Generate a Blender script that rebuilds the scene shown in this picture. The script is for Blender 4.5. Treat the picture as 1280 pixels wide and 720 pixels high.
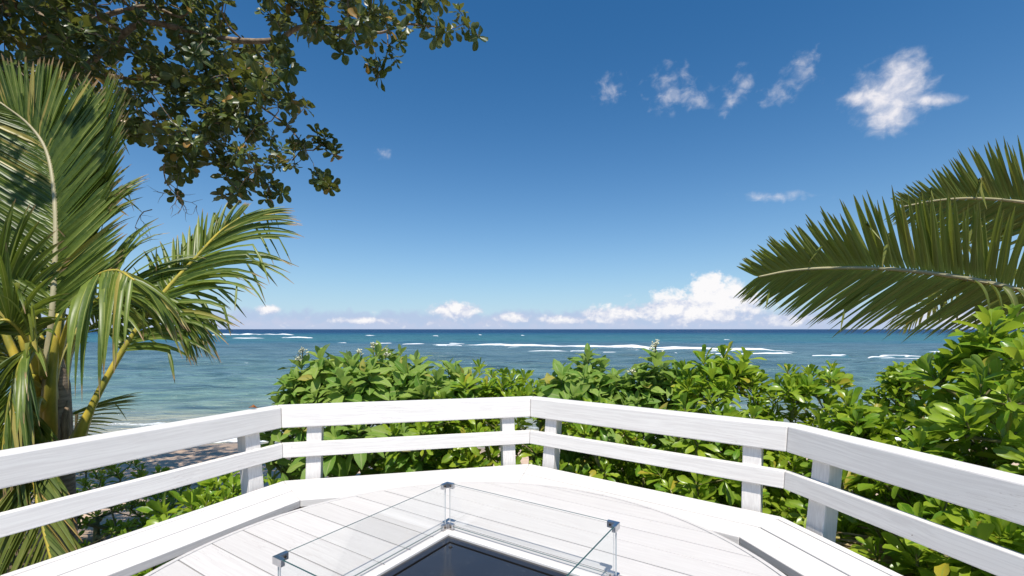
import bpy, bmesh, math, random
import numpy as np
from mathutils import Matrix, Vector, noise as mnoise

random.seed(11); rng = np.random.default_rng(11)
for o in list(bpy.data.objects): bpy.data.objects.remove(o)
scn = bpy.context.scene
COL = scn.collection
R_ = math.radians

# ------------------------------------------------------------------ camera
CAM_H, FPX, HY = 1.366, 568.9, 411.5          # eye height over the deck, focal length in pixels of the 1280 px photo
cam_d = bpy.data.cameras.new('camera'); cam = bpy.data.objects.new('camera', cam_d); COL.objects.link(cam)
cam.location = (0, 0, CAM_H); cam.rotation_euler = (R_(90), 0, 0)
cam_d.sensor_width = 36; cam_d.lens = 36 * FPX / 1280; cam_d.shift_y = (HY - 360) / 1280
cam_d.clip_start = .05; cam_d.clip_end = 120000
scn.camera = cam

# ------------------------------------------------------------------ light
SUN_EL = R_(64); sun_h = Vector((.07, -.997)).normalized()      # sun stands high behind the viewer, slightly right
SUN_ROT = math.atan2(sun_h.x, sun_h.y)
sd = bpy.data.lights.new('sun', 'SUN'); sun = bpy.data.objects.new('sun', sd); COL.objects.link(sun)
sd.energy = 4.2; sd.angle = R_(.53); sd.color = (1, .94, .86)
to_sun = Vector((sun_h.x * math.cos(SUN_EL), sun_h.y * math.cos(SUN_EL), math.sin(SUN_EL)))
sun.rotation_euler = to_sun.to_track_quat('Z', 'Y').to_euler(); sun.location = (3, -12, 25)
scn.view_settings.view_transform = 'Standard'; scn.view_settings.look = 'None'
scn.view_settings.exposure = 0.50; scn.view_settings.gamma = 1; scn.view_settings.use_curve_mapping = False
scn.render.resolution_x = 1024; scn.render.resolution_y = 576


# ------------------------------------------------------------------ node helper
class NT:
    def __init__(s, tree): s.t = tree; s.n = tree.nodes; s.l = tree.links
    def put(s, sock, v):
        if v is None: return
        if isinstance(v, bpy.types.NodeSocket): s.l.new(v, sock)
        else:
            if hasattr(sock.default_value, '__len__') and not hasattr(v, '__len__'): v = (v,) * len(sock.default_value)
            if hasattr(v, '__len__') and len(sock.default_value) == 4 and len(v) == 3: v = tuple(v) + (1,)
            sock.default_value = v
    def math(s, op, a, b=None, c=None, clamp=False):
        n = s.n.new('ShaderNodeMath'); n.operation = op; n.use_clamp = clamp
        for k, v in enumerate((a, b, c)): s.put(n.inputs[k], v)
        return n.outputs[0]
    def vec(s, op, a, b=None, scale=None):
        n = s.n.new('ShaderNodeVectorMath'); n.operation = op
        s.put(n.inputs[0], a); s.put(n.inputs[1], b)
        if scale is not None: s.put(n.inputs['Scale'], scale)
        return n.outputs['Value'] if op in ('LENGTH', 'DOT_PRODUCT', 'DISTANCE') else n.outputs[0]
    def mix(s, f, a, b, typ='MIX'):
        n = s.n.new('ShaderNodeMix'); n.data_type = 'RGBA'; n.blend_type = typ
        s.put(n.inputs[0], f); s.put(n.inputs[6], a); s.put(n.inputs[7], b)
        return n.outputs[2]
    def rng(s, v, a, b, c=0., d=1., smooth=True):
        n = s.n.new('ShaderNodeMapRange'); n.interpolation_type = 'SMOOTHSTEP' if smooth else 'LINEAR'
        for k, x in enumerate((v, a, b, c, d)): s.put(n.inputs[k], x)
        return n.outputs[0]
    def noise(s, vec, scale=5., detail=4., rough=.5, dist=0., dim='3D'):
        n = s.n.new('ShaderNodeTexNoise'); n.noise_dimensions = dim
        s.put(n.inputs['Vector'], vec); n.inputs['Scale'].default_value = scale; n.inputs['Detail'].default_value = detail
        n.inputs['Roughness'].default_value = rough; n.inputs['Distortion'].default_value = dist
        return n.outputs[0]
    def sep(s, v):
        n = s.n.new('ShaderNodeSeparateXYZ'); s.put(n.inputs[0], v); return n.outputs
    def comb(s, x, y, z):
        n = s.n.new('ShaderNodeCombineXYZ')
        for k, v in enumerate((x, y, z)): s.put(n.inputs[k], v)
        return n.outputs[0]
    def ramp(s, f, stops, interp='LINEAR'):
        n = s.n.new('ShaderNodeValToRGB'); s.put(n.inputs[0], f); e = n.color_ramp.elements; n.color_ramp.interpolation = interp
        while len(e) < len(stops): e.new(.5)
        for k, (p, c) in enumerate(stops): e[k].position = p; e[k].color = tuple(c) + (1,)
        return n.outputs[0]
    def bump(s, h, strength=.3, dist=.01, normal=None):
        n = s.n.new('ShaderNodeBump'); s.put(n.inputs['Height'], h); n.inputs['Strength'].default_value = strength
        n.inputs['Distance'].default_value = dist
        if normal is not None: s.l.new(normal, n.inputs['Normal'])
        return n.outputs[0]
    def node(s, t): return s.n.new(t)


def material(name, rough=.5, spec=.5, metal=0.):
    m = bpy.data.materials.new(name); m.use_nodes = True
    k = NT(m.node_tree); b = k.n['Principled BSDF']
    b.inputs['Roughness'].default_value = rough; b.inputs['Specular IOR Level'].default_value = spec
    b.inputs['Metallic'].default_value = metal
    return m, k, b

# ------------------------------------------------------------------ world: sky with trade-wind cumulus
world = bpy.data.worlds.new('World'); scn.world = world; world.use_nodes = True
k = NT(world.node_tree); bg = k.n['Background']
sky = k.node('ShaderNodeTexSky'); sky.sky_type = 'NISHITA'; sky.sun_disc = False
sky.sun_elevation = SUN_EL; sky.sun_rotation = SUN_ROT; sky.altitude = 0
sky.air_density = 1.0; sky.dust_density = 0.6; sky.ozone_density = 1.6
d = k.node('ShaderNodeTexCoord').outputs['Generated']
dx, dy, dz = k.sep(d)[0:3]
az = k.math('ARCTAN2', dx, dy); el = k.math('ARCSINE', dz)
ae = k.comb(az, el, 0)
skycol = k.mix(1.0, sky.outputs[0], (.55, .86, 1.07), 'MULTIPLY')
hsv = k.node('ShaderNodeHueSaturation'); hsv.inputs['Saturation'].default_value = 1.12; k.put(hsv.inputs['Color'], skycol)
skycol = hsv.outputs[0]
hz = k.math('MULTIPLY', k.math('POWER', 2.718, k.math('MULTIPLY', k.math('MAXIMUM', el, 0), -7.4)), .90)
skycol = k.mix(hz, skycol, (5.3, 6.7, 8.2))
fb = k.noise(k.vec('MULTIPLY', ae, (1, 1.25, 1)), 34, 7, .62, .25)
fine = k.noise(k.vec('MULTIPLY', ae, (1, 1.2, 1)), 42, 6, .56, .35)
def uv2ang(px, py):
    x, z = (px - 640) / FPX, (HY - py) / FPX
    return math.atan2(x, 1), math.atan2(z, math.hypot(x, 1))
def blob(px, py, sx, sy, rot=0.):
    a, e = uv2ang(px, py)
    v = k.vec('SUBTRACT', ae, (a, e, 0))
    if rot:
        n = k.node('ShaderNodeVectorRotate'); n.rotation_type = 'Z_AXIS'; k.put(n.inputs['Vector'], v); n.inputs['Angle'].default_value = rot; v = n.outputs[0]
    v = k.vec('MULTIPLY', v, (FPX / sx, FPX / sy, 0))
    return k.math('SUBTRACT', 1, k.vec('LENGTH', v))
def vmax(lst):
    r = lst[0]
    for x in lst[1:]: r = k.math('MAXIMUM', r, x)
    return r
# thin fair-weather scraps high up
scr = vmax([blob(762, 112, 20, 17), blob(838, 112, 30, 26), blob(868, 124, 26, 13), blob(926, 110, 16, 20, .5), blob(915, 130, 20, 9, -.5), blob(1000, 92, 26, 17, -.6), blob(968, 120, 16, 12),
            blob(966, 246, 46, 7, .14), blob(481, 194, 12, 8)])
scr_d = k.rng(k.math('ADD', k.math('MULTIPLY', scr, .8), k.math('MULTIPLY', k.math('SUBTRACT', fine, .5), 2.1)), .0, 1.5)
scr_d = k.math('MULTIPLY', scr_d, .60)
puf = vmax([blob(1114, 120, 38, 29, .29), blob(1126, 98, 24, 25), blob(1112, 144, 26, 20), blob(1082, 124, 24, 10, .29), blob(1158, 124, 26, 7, .29)])
puf_d = k.rng(k.math('ADD', k.math('MULTIPLY', puf, 1.6), k.math('MULTIPLY', k.math('SUBTRACT', fine, .5), 1.7)), -.1, 1.6)
puf_d = k.math('MULTIPLY', puf_d, .93)
# cumulus heaps over the horizon
cum = vmax([blob(872, 388, 95, 26), blob(840, 385, 45, 26), blob(905, 376, 52, 26), blob(885, 362, 30, 24), blob(765, 394, 48, 15), blob(568, 388, 38, 15), blob(640, 397, 34, 9), blob(700, 400, 46, 8), blob(455, 401, 50, 6),
            blob(334, 388, 16, 8), blob(1190, 398, 50, 10), blob(985, 400, 40, 9)])
bankn = k.noise(k.comb(az, k.math('MULTIPLY', el, .6), 0), 16, 4, .6)
bank = k.math('ADD', k.math('MULTIPLY', k.math('SUBTRACT', .028, el), 22), k.math('MULTIPLY', k.math('SUBTRACT', bankn, .52), 1.6))
low = k.math('MAXIMUM', k.math('MULTIPLY', cum, 1.15), k.math('MINIMUM', bank, .45))
low_d = k.rng(k.math('ADD', low, k.math('MULTIPLY', k.math('SUBTRACT', fb, .5), 1.7)), .06, .60)
low_d = k.math('MULTIPLY', low_d, k.rng(el, -.002, .012, .35, 1.))
lilac = k.math('MULTIPLY', k.rng(k.math('ADD', el, k.math('MULTIPLY', k.math('SUBTRACT', k.math('ADD', k.math('MULTIPLY', bankn, .6), k.math('MULTIPLY', fb, .4)), .5), .085)), .026, .046, 1, 0), .72)
# sunlit heads, lilac bellies
upn = k.noise(k.vec('ADD', k.vec('MULTIPLY', ae, (1, 1.25, 1)), (.004, -.014, 0)), 34, 7, .62, .25)
lit = k.math('ADD', k.math('MULTIPLY', k.math('SUBTRACT', fb, upn), 3.2), k.math('ADD', k.math('MULTIPLY', k.math('MAXIMUM', cum, 0), 1.1), .05))
lit = k.math('ADD', lit, k.math('MULTIPLY', k.math('SUBTRACT', el, .042), 13), clamp=True)
CL = 1.0
lowc = k.mix(lit, (4.9, 5.5, 7.1), (8.6, 8.5, 8.6))
out = k.mix(low_d, k.mix(lilac, skycol, (4.1, 4.9, 6.9)), lowc)
hic = k.mix(k.rng(fine, .35, .7), (5.6, 5.9, 7.0), (8.4, 8.1, 8.3))
out = k.mix(k.math('MAXIMUM', scr_d, puf_d), out, hic)
k.put(bg.inputs[0], out); bg.inputs[1].default_value = .080

# ------------------------------------------------------------------ materials
def wood_mat(name, c0, c1, crack, rough=.55):
    m, k, b = material(name, rough, .3)
    tc = k.node('ShaderNodeTexCoord').outputs['Object']; oi = k.node('ShaderNodeObjectInfo')
    off = k.vec('SCALE', k.comb(1.0, .37, .71), None, k.math('MULTIPLY', oi.outputs['Random'], 40))
    p = k.vec('ADD', tc, off)
    warp = k.noise(k.vec('MULTIPLY', p, (1.2, 5, 5)), 1.6, 2)
    p2 = k.vec('ADD', p, k.comb(0, k.math('MULTIPLY', warp, .05), k.math('MULTIPLY', warp, .05)))
    grain = k.noise(k.vec('MULTIPLY', p2, (1.1, 55, 55)), 2.2, 5, .65)
    big = k.noise(k.vec('MULTIPLY', p, (.9, 3, 3)), 1.5, 3)
    fac = k.rng(grain, .36, .64)
    colr = k.mix(fac, c0, c1)
    colr = k.mix(k.rng(big, .4, .75, 0, .5), colr, tuple(x * .90 for x in c1))
    ck = k.noise(k.vec('MULTIPLY', p2, (.55, 22, 22)), 3.1, 2, .5)
    line = k.math('MULTIPLY', k.rng(k.math('ABSOLUTE', k.math('SUBTRACT', ck, .5)), .0, .006, 1, 0), k.rng(k.noise(p, 1.1, 1), .55, .66))
    colr = k.mix(k.math('MULTIPLY', line, .8), colr, crack)
    spk = k.noise(p, 38, 2, .5)
    colr = k.mix(k.rng(spk, .765, .79, 0, .75), colr, (.25, .2, .17))
    tint = k.math('ADD', .955, k.math('MULTIPLY', oi.outputs['Random'], .07))
    colr = k.mix(1., colr, k.comb(tint, tint, tint), 'MULTIPLY')
    k.put(b.inputs['Base Color'], colr)
    h = k.math('SUBTRACT', grain, k.math('MULTIPLY', line, 1.2))
    k.put(b.inputs['Normal'], k.bump(h, .22, .002))
    return m
M_WOOD = wood_mat('white_painted_wood', (.625, .595, .57), (.725, .70, .67), (.33, .27, .24))
M_TABLE = wood_mat('whitewashed_plank', (.54, .512, .49), (.59, .565, .54), (.34, .28, .25))
M_UNDER, k, b = material('raw_underside_wood', .8, .2)
k.put(b.inputs['Base Color'], k.mix(k.noise(k.vec('MULTIPLY', k.node('ShaderNodeTexCoord').outputs['Object'], (2, 30, 30)), 2, 4), (.16, .10, .06), (.30, .21, .14)))
M_STEEL, k, b = material('brushed_steel', .28, .5, 1.)
k.put(b.inputs['Base Color'], k.mix(k.noise(k.node('ShaderNodeTexCoord').outputs['Object'], 60, 2), (.45, .46, .48), (.68, .68, .70)))
M_BLACK, k, b = material('black_gloss_steel', .16, .5, .85)
tc = k.node('ShaderNodeTexCoord').outputs['Object']
dust = k.rng(k.noise(tc, 55, 2, .4), .70, .74); film = k.noise(tc, 3.2, 4, .6)
k.put(b.inputs['Base Color'], k.mix(k.math('MULTIPLY', dust, .55), k.mix(film, (.12, .115, .115), (.18, .17, .165)), (.42, .38, .33)))
k.put(b.inputs['Roughness'], k.rng(film, .3, .7, .10, .26))
M_SOOT, k, b = material('sooty_iron', .8, .2)
k.put(b.inputs['Base Color'], k.mix(k.noise(k.node('ShaderNodeTexCoord').outputs['Object'], 40, 3), (.006, .006, .007), (.02, .018, .016)))
M_SCREW, k, b = material('dark_bronze_screw', .35, .5, 1.)
k.put(b.inputs['Base Color'], k.mix(k.noise(k.node('ShaderNodeTexCoord').outputs['Object'], 90, 2), (.09, .07, .05), (.22, .17, .12)))

def glass_mat():
    m = bpy.data.materials.new('clear_glass'); m.use_nodes = True; k = NT(m.node_tree)
    for n in list(k.n):
        if n.type == 'BSDF_PRINCIPLED': k.n.remove(n)
    tr = k.node('ShaderNodeBsdfTransparent'); gl = k.node('ShaderNodeBsdfGlossy'); df = k.node('ShaderNodeBsdfDiffuse')
    sm = k.noise(k.node('ShaderNodeTexCoord').outputs['Object'], 6, 4, .6)
    k.put(tr.inputs[0], (.99, .995, .993)); gl.inputs['Roughness'].default_value = .02; k.put(gl.inputs[0], (.9, .95, 1))
    k.put(df.inputs[0], (.7, .72, .72))
    fr = k.node('ShaderNodeFresnel'); fr.inputs[0].default_value = 1.45
    m1 = k.node('ShaderNodeMixShader'); k.put(m1.inputs[0], k.rng(sm, .45, .8, .0, .012)); k.l.new(tr.outputs[0], m1.inputs[1]); k.l.new(df.outputs[0], m1.inputs[2])
    m2 = k.node('ShaderNodeMixShader'); k.put(m2.inputs[0], k.math('MULTIPLY', fr.outputs[0], .15)); k.l.new(m1.outputs[0], m2.inputs[1]); k.l.new(gl.outputs[0], m2.inputs[2])
    k.l.new(m2.outputs[0], k.n['Material Output'].inputs[0]); return m
M_GLASS = glass_mat()
M_GEDGE, k, b = material('glass_edge', .2, .5)
k.put(b.inputs['Base Color'], k.mix(k.noise(k.node('ShaderNodeTexCoord').outputs['Object'], 12, 2), (.015, .05, .045), (.04, .10, .09)))
M_GEDGE2, k, b = material('glass_edge_polished', .2, .5)
k.put(b.inputs['Base Color'], k.mix(k.noise(k.node('ShaderNodeTexCoord').outputs['Object'], 12, 2), (.42, .46, .46), (.58, .60, .60)))

def leaf_mat(name, dark, light, under, rib, trans, rough=.38, spec=.45, tip=None, yellow=None, veins=False, tw=.48):
    m, k, b = material(name, rough, spec)
    oi = k.node('ShaderNodeObjectInfo'); ge = k.node('ShaderNodeNewGeometry')
    uv = k.node('ShaderNodeUVMap'); uv.uv_map = 'UVMap'
    u, v = k.sep(uv.outputs[0])[0:2]
    r = k.math('FRACT', k.math('ADD', k.math('MULTIPLY', oi.outputs['Random'], 3.7), k.math('MULTIPLY', ge.outputs['Random Per Island'], 5.3)))
    r2 = k.math('FRACT', k.math('MULTIPLY', r, 17.3))
    pos = ge.outputs['Position']
    mott = k.noise(pos, 26, 3, .6)
    c = k.mix(k.math('ADD', k.math('MULTIPLY', r, .75), k.math('MULTIPLY', k.math('SUBTRACT', mott, .5), .7), clamp=True), dark, light)
    if yellow: c = k.mix(k.rng(r2, .93, .97), c, yellow)
    ribf = k.rng(k.math('ABSOLUTE', k.math('SUBTRACT', u, .5)), .02, .075, 1, 0)
    if veins:
        w = k.math('SINE', k.math('ADD', k.math('MULTIPLY', v, 58), k.math('MULTIPLY', k.math('ABSOLUTE', k.math('SUBTRACT', u, .5)), -32)))
        ribf = k.math('MAXIMUM', ribf, k.rng(w, .86, 1., 0, .30))
    c = k.mix(k.math('MULTIPLY', ribf, .75), c, rib)
    if tip:
        edge = k.math('ADD', v, k.math('MULTIPLY', k.math('SUBTRACT', k.noise(pos, 9, 2), .5), .25))
        c = k.mix(k.rng(edge, .86, .99), c, tip)
    c = k.mix(ge.outputs['Backfacing'], c, k.mix(.6, c, under))
    k.put(b.inputs['Base Color'], c)
    k.put(b.inputs['Normal'], k.bump(mott, .12, .004))
    tl = k.node('ShaderNodeBsdfTranslucent'); k.put(tl.inputs[0], k.mix(.35, trans, c))
    mx = k.node('ShaderNodeMixShader'); mx.inputs[0].default_value = tw
    k.l.new(b.outputs[0], mx.inputs[1]); k.l.new(tl.outputs[0], mx.inputs[2]); k.l.new(mx.outputs[0], k.n['Material Output'].inputs[0])
    return m
M_NAU = leaf_mat('glossy_shrub_leaf', (.12, .27, .02), (.48, .58, .05), (.18, .27, .05), (.34, .42, .08), (.42, .56, .03), .30, .55, yellow=(.50, .42, .05))
M_HEL = leaf_mat('silvery_shrub_leaf', (.14, .29, .04), (.42, .53, .12), (.30, .38, .17), (.42, .48, .20), (.30, .44, .05), .55, .32, yellow=(.46, .40, .08), veins=True)
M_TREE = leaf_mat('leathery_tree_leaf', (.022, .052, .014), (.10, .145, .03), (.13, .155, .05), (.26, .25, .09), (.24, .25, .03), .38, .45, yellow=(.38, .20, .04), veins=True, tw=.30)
M_PALM = leaf_mat('palm_leaflet', (.042, .085, .013), (.215, .28, .045), (.31, .32, .07), (.42, .43, .12), (.30, .38, .04), .40, .40, tip=(.36, .22, .12), yellow=(.42, .35, .09), tw=.34)
M_PALMD = leaf_mat('aged_palm_leaflet', (.075, .115, .02), (.22, .25, .05), (.10, .12, .04), (.30, .30, .09), (.25, .27, .03), .5, .3, tip=(.30, .16, .07), yellow=(.42, .30, .09), tw=.34)
M_DRY = leaf_mat('dry_palm_leaflet', (.30, .22, .12), (.46, .37, .20), (.32, .25, .15), (.5, .42, .26), (.35, .25, .1), .7, .2, tip=(.22, .13, .07), tw=.2)
M_BROWN = leaf_mat('fallen_brown_leaf', (.30, .09, .025), (.42, .17, .05), (.34, .16, .07), (.4, .2, .08), (.4, .15, .03), .55, .3, tw=.2)

def bark_mat(name, c0, c1, sc=(9, 9, 3), rough=.85):
    m, k, b = material(name, rough, .2)
    p = k.node('ShaderNodeNewGeometry').outputs['Position']
    n = k.noise(k.vec('MULTIPLY', p, sc), 2.2, 6, .65)
    k.put(b.inputs['Base Color'], k.mix(k.rng(n, .3, .7), c0, c1)); k.put(b.inputs['Normal'], k.bump(n, .5, .01)); return m
M_BARK = bark_mat('pale_bark', (.13, .095, .065), (.34, .265, .19))
M_STEM = bark_mat('green_brown_stem', (.12, .11, .05), (.26, .24, .11))
M_TRUNK = bark_mat('palm_trunk_bark', (.16, .115, .08), (.36, .28, .21), (4, 4, 26))
M_FIBRE = bark_mat('palm_fibre', (.15, .10, .065), (.36, .27, .18), (40, 40, 6))
M_RACH, k, b = material('yellow_palm_rib', .38, .4)
p = k.node('ShaderNodeNewGeometry').outputs['Position']
n = k.noise(k.vec('MULTIPLY', p, (5, 5, 2)), 1.7, 4, .6)
k.put(b.inputs['Base Color'], k.mix(k.rng(n, .33, .68), (.20, .21, .035), (.52, .40, .055)))
M_RACHP, k, b = material('pale_palm_rib', .45, .35)
p = k.node('ShaderNodeNewGeometry').outputs['Position']
k.put(b.inputs['Base Color'], k.mix(k.noise(p, 6, 4, .6), (.26, .25, .12), (.50, .43, .27)))
M_FLOWER, k, b = material('cream_flower', .7, .2)
k.put(b.inputs['Base Color'], k.mix(k.noise(k.node('ShaderNodeNewGeometry').outputs['Position'], 60, 2), (.42, .44, .28), (.74, .72, .58)))

# ground: sand towards the sea, leaf litter by the hedge
M_SAND, k, b = material('beach_sand', .9, .2)
P = k.node('ShaderNodeNewGeometry').outputs['Position']; px_, py_, pz_ = k.sep(P)[0:3]
n1 = k.noise(P, .9, 5, .6); n2 = k.noise(P, 9, 4, .6); n3 = k.noise(P, 60, 2)
sand = k.mix(n2, (.50, .36, .26), (.66, .50, .37)); sand = k.mix(k.rng(n1, .45, .7, 0, .4), sand, (.42, .30, .22))
wet = k.rng(k.math('ADD', pz_, k.math('MULTIPLY', k.math('SUBTRACT', n1, .5), .25)), -1.62, -1.42, 1, 0)
sand = k.mix(k.math('MULTIPLY', wet, .75), sand, (.24, .18, .13))
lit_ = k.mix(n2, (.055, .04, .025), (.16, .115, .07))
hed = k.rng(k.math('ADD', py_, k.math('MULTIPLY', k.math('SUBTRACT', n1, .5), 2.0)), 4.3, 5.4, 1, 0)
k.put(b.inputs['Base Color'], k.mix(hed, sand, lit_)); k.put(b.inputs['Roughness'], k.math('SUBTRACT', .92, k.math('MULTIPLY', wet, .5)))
hh = k.math('ADD', k.math('MULTIPLY', k.noise(P, 3.2, 3, .5), 1.0), k.math('MULTIPLY', n2, .35))
k.put(b.inputs['Normal'], k.bump(hh, .8, .12))

# sea: water whose own colour follows the bottom (sand flat, reef, deep)
M_SEA, k, b = material('sea_water', .14, .5); b.inputs['IOR'].default_value = 1.33
P = k.node('ShaderNodeNewGeometry').outputs['Position']; px_, py_, pz_ = k.sep(P)[0:3]
wn = k.noise(k.vec('MULTIPLY', P, (.010, .035, 0)), 1, 4, .55); wn2 = k.noise(k.vec('MULTIPLY', P, (.05, .16, 0)), 1, 4, .6)
lg = k.math('LOGARITHM', k.math('MAXIMUM', k.math('ADD', py_, k.math('MULTIPLY', k.math('SUBTRACT', wn2, .5), k.math('MULTIPLY', py_, .30))), 1), 10.)
t = k.rng(lg, 1., 4., 0, 1, False)
SEA_STOPS = [(.0, (.38, .34, .25)), (.055, (.34, .33, .25)), (.08, (.19, .27, .23)), (.115, (.15, .245, .225)), (.165, (.11, .20, .20)), (.25, (.088, .16, .18)), (.315, (.075, .14, .175)),
             (.34, (.035, .125, .175)), (.365, (.045, .15, .175)), (.45, (.032, .125, .165)), (.50, (.012, .085, .155)), (.55, (.004, .035, .10)), (1., (.004, .03, .09))]
sea = k.ramp(t, SEA_STOPS)
sea = k.mix(k.math('MULTIPLY', k.rng(wn, .46, .62), k.rng(py_, 20, 200, .45, .25)), sea, k.mix(.55, sea, (.03, .06, .10)))
rip = k.noise(k.vec('MULTIPLY', P, (.22, .85, 0)), 1.1, 5, .62, .5)  # ripple masks: wave shading painted into the water colour as darker streaks
rip2 = k.noise(k.vec('MULTIPLY', P, (1.1, 3.6, 0)), 1.0, 4, .6, .3)
sea = k.mix(k.math('MULTIPLY', k.rng(rip2, .45, .62), k.rng(py_, 14, 70, .6, .0)), sea, k.mix(1., sea, (.62, .68, .74), 'MULTIPLY'))
sea = k.mix(k.math('MULTIPLY', k.rng(rip, .42, .62), k.rng(py_, 14, 120, .85, .45)), sea, k.mix(1., sea, (.50, .58, .66), 'MULTIPLY'))
foam_n = k.noise(k.vec('MULTIPLY', P, (.9, 1.3, 1)), 1.2, 6, .7, .8)
sh = k.math('ADD', py_, k.math('MULTIPLY', k.noise(k.vec('MULTIPLY', P, (.35, .2, 0)), 1, 3), 2.2))
shore = k.math('MAXIMUM', k.rng(k.math('ABSOLUTE', k.math('SUBTRACT', sh, 13.7)), .0, .55, 1, 0), k.math('MULTIPLY', k.rng(k.math('ABSOLUTE', k.math('SUBTRACT', sh, 15.6)), .0, .5, 1, 0), .55))
ff = k.rng(k.math('ADD', k.math('MULTIPLY', shore, .5), foam_n), .66, .86)
k.put(b.inputs['Base Color'], k.mix(ff, sea, (.80, .82, .82)))
k.put(b.inputs['Roughness'], k.math('ADD', k.rng(lg, 1., 2.6, .12, .38), k.math('MULTIPLY', ff, .4)))
k.put(b.inputs['Specular IOR Level'], k.rng(lg, 1.1, 2.3, .42, .16))
w1 = k.noise(k.vec('MULTIPLY', P, (.45, 1.1, 1)), 1.4, 5, .62, .4); w2 = k.noise(k.vec('MULTIPLY', P, (.10, .32, 1)), 1.0, 4, .6, .3)
hgt = k.math('ADD', k.math('MULTIPLY', w1, .28), k.math('MULTIPLY', w2, 1.4))
k.put(b.inputs['Normal'], k.bump(hgt, 1.0, 1.5))
M_FOAM, k, b = material('breaking_foam', .8, .2)
P = k.node('ShaderNodeNewGeometry').outputs['Position']
uv = k.node('ShaderNodeUVMap'); uv.uv_map = 'UVMap'; fu, fv = k.sep(uv.outputs[0])[0:2]
fn = k.noise(k.vec('MULTIPLY', P, (.35, .9, 2.5)), 1.3, 6, .75, .6)
core = k.rng(k.math('ABSOLUTE', k.math('SUBTRACT', fv, .5)), .12, .5, .62, -.25, False)
edge = k.math('MULTIPLY', core, k.rng(k.math('MULTIPLY', fu, k.math('SUBTRACT', 1, fu)), 0, .035, .35, 1))
fm = k.rng(k.math('ADD', fn, edge), .80, 1.10)
k.put(b.inputs['Base Color'], k.mix(fm, (.045, .125, .165), (.72, .74, .75)))


# ------------------------------------------------------------------ mesh helpers
def obj(name, verts, faces, mat, parent=None, uvs=None, smooth=False, loc=None):
    me = bpy.data.meshes.new(name)
    me.from_pydata([tuple(v) for v in verts], [], [tuple(int(i) for i in f) for f in faces])
    if uvs is not None:
        ul = me.uv_layers.new(name='UVMap'); li = np.empty(len(me.loops), np.int32); me.loops.foreach_get('vertex_index', li)
        ul.data.foreach_set('uv', np.asarray(uvs, np.float32)[li].ravel())
    if smooth: me.polygons.foreach_set('use_smooth', [True] * len(me.polygons))
    for m_ in (mat if isinstance(mat, (list, tuple)) else [mat]): me.materials.append(m_)
    me.update()
    o = bpy.data.objects.new(name, me); COL.objects.link(o)
    if parent: o.parent = parent
    if loc is not None: o.location = loc
    return o
def thing(name, label, cat, loc=(0, 0, 0), group=None):
    o = bpy.data.objects.new(name, None); COL.objects.link(o); o.location = loc; o.empty_display_size = .1
    o['label'] = label; o['category'] = cat
    if group: o['group'] = group
    return o
def tag(o, label, cat, group=None):
    o['label'] = label; o['category'] = cat
    if group: o['group'] = group
    return o
def bevel(o, w=.003, seg=2):
    m = o.modifiers.new('bevel', 'BEVEL'); m.width = w; m.segments = seg; m.limit_method = 'ANGLE'; m.angle_limit = R_(30)
def prism(ring0, ring1):
    n = len(ring0); v = list(ring0) + list(ring1); f = [list(range(n))[::-1], list(range(n, 2 * n))]
    for i in range(n): j = (i + 1) % n; f.append([i, j, n + j, n + i])
    return v, f
def board(name, pts8, axis_a, axis_b, mat, parent, bv=.003):
    """pts: (verts, faces) in world; stored in a local frame whose X runs along the board (grain direction)"""
    v, f = pts8
    a, b_ = Vector(axis_a), Vector(axis_b); x = (b_ - a).normalized(); z = Vector((0, 0, 1)); y = z.cross(x).normalized(); z = x.cross(y)
    M = Matrix((x, y, z)).transposed().to_4x4(); M.translation = a
    inv = M.inverted()
    o = obj(name, [inv @ Vector(p) for p in v], f, mat, parent)
    base = parent.matrix_world if parent else Matrix()
    o.matrix_basis = Matrix.Translation(-Vector(parent.location)) @ M if parent else M
    if bv: bevel(o, bv)
    return o
def box_faces(c, sx, sy, sz):
    v = [(c[0] + i * sx / 2, c[1] + j * sy / 2, c[2] + l * sz / 2) for l in (-1, 1) for (i, j) in ((-1, -1), (1, -1), (1, 1), (-1, 1))]
    return v, [[3, 2, 1, 0], [4, 5, 6, 7], [0, 1, 5, 4], [1, 2, 6, 5], [2, 3, 7, 6], [3, 0, 4, 7]]
def merge(parts):
    V, F = [], []
    for v, f in parts:
        o_ = len(V); V += list(v); F += [[i + o_ for i in q] for q in f]
    return V, F
def tube(path, radii, sides=6, cap=True):
    path = [Vector(p) for p in path]; V, F = [], []; prev = None
    for i, p in enumerate(path):
        t_ = (path[min(i + 1, len(path) - 1)] - path[max(i - 1, 0)]).normalized()
        if prev is None: a = t_.orthogonal().normalized()
        else:
            a = prev - t_ * prev.dot(t_)
            a = a.normalized() if a.length > 1e-6 else t_.orthogonal().normalized()
        prev = a; b_ = t_.cross(a)
        for s in range(sides):
            an = 2 * math.pi * s / sides; V.append(p + (a * math.cos(an) + b_ * math.sin(an)) * radii[i])
    for i in range(len(path) - 1):
        for s in range(sides):
            s2 = (s + 1) % sides; F.append([i * sides + s, i * sides + s2, (i + 1) * sides + s2, (i + 1) * sides + s])
    if cap:
        F.append(list(range(sides))[::-1]); F.append([len(V) - sides + s for s in range(sides)])
    return V, F
def at(px, py, dep): return Vector(((px - 640) / FPX * dep, dep, CAM_H + (HY - py) / FPX * dep))
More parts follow.
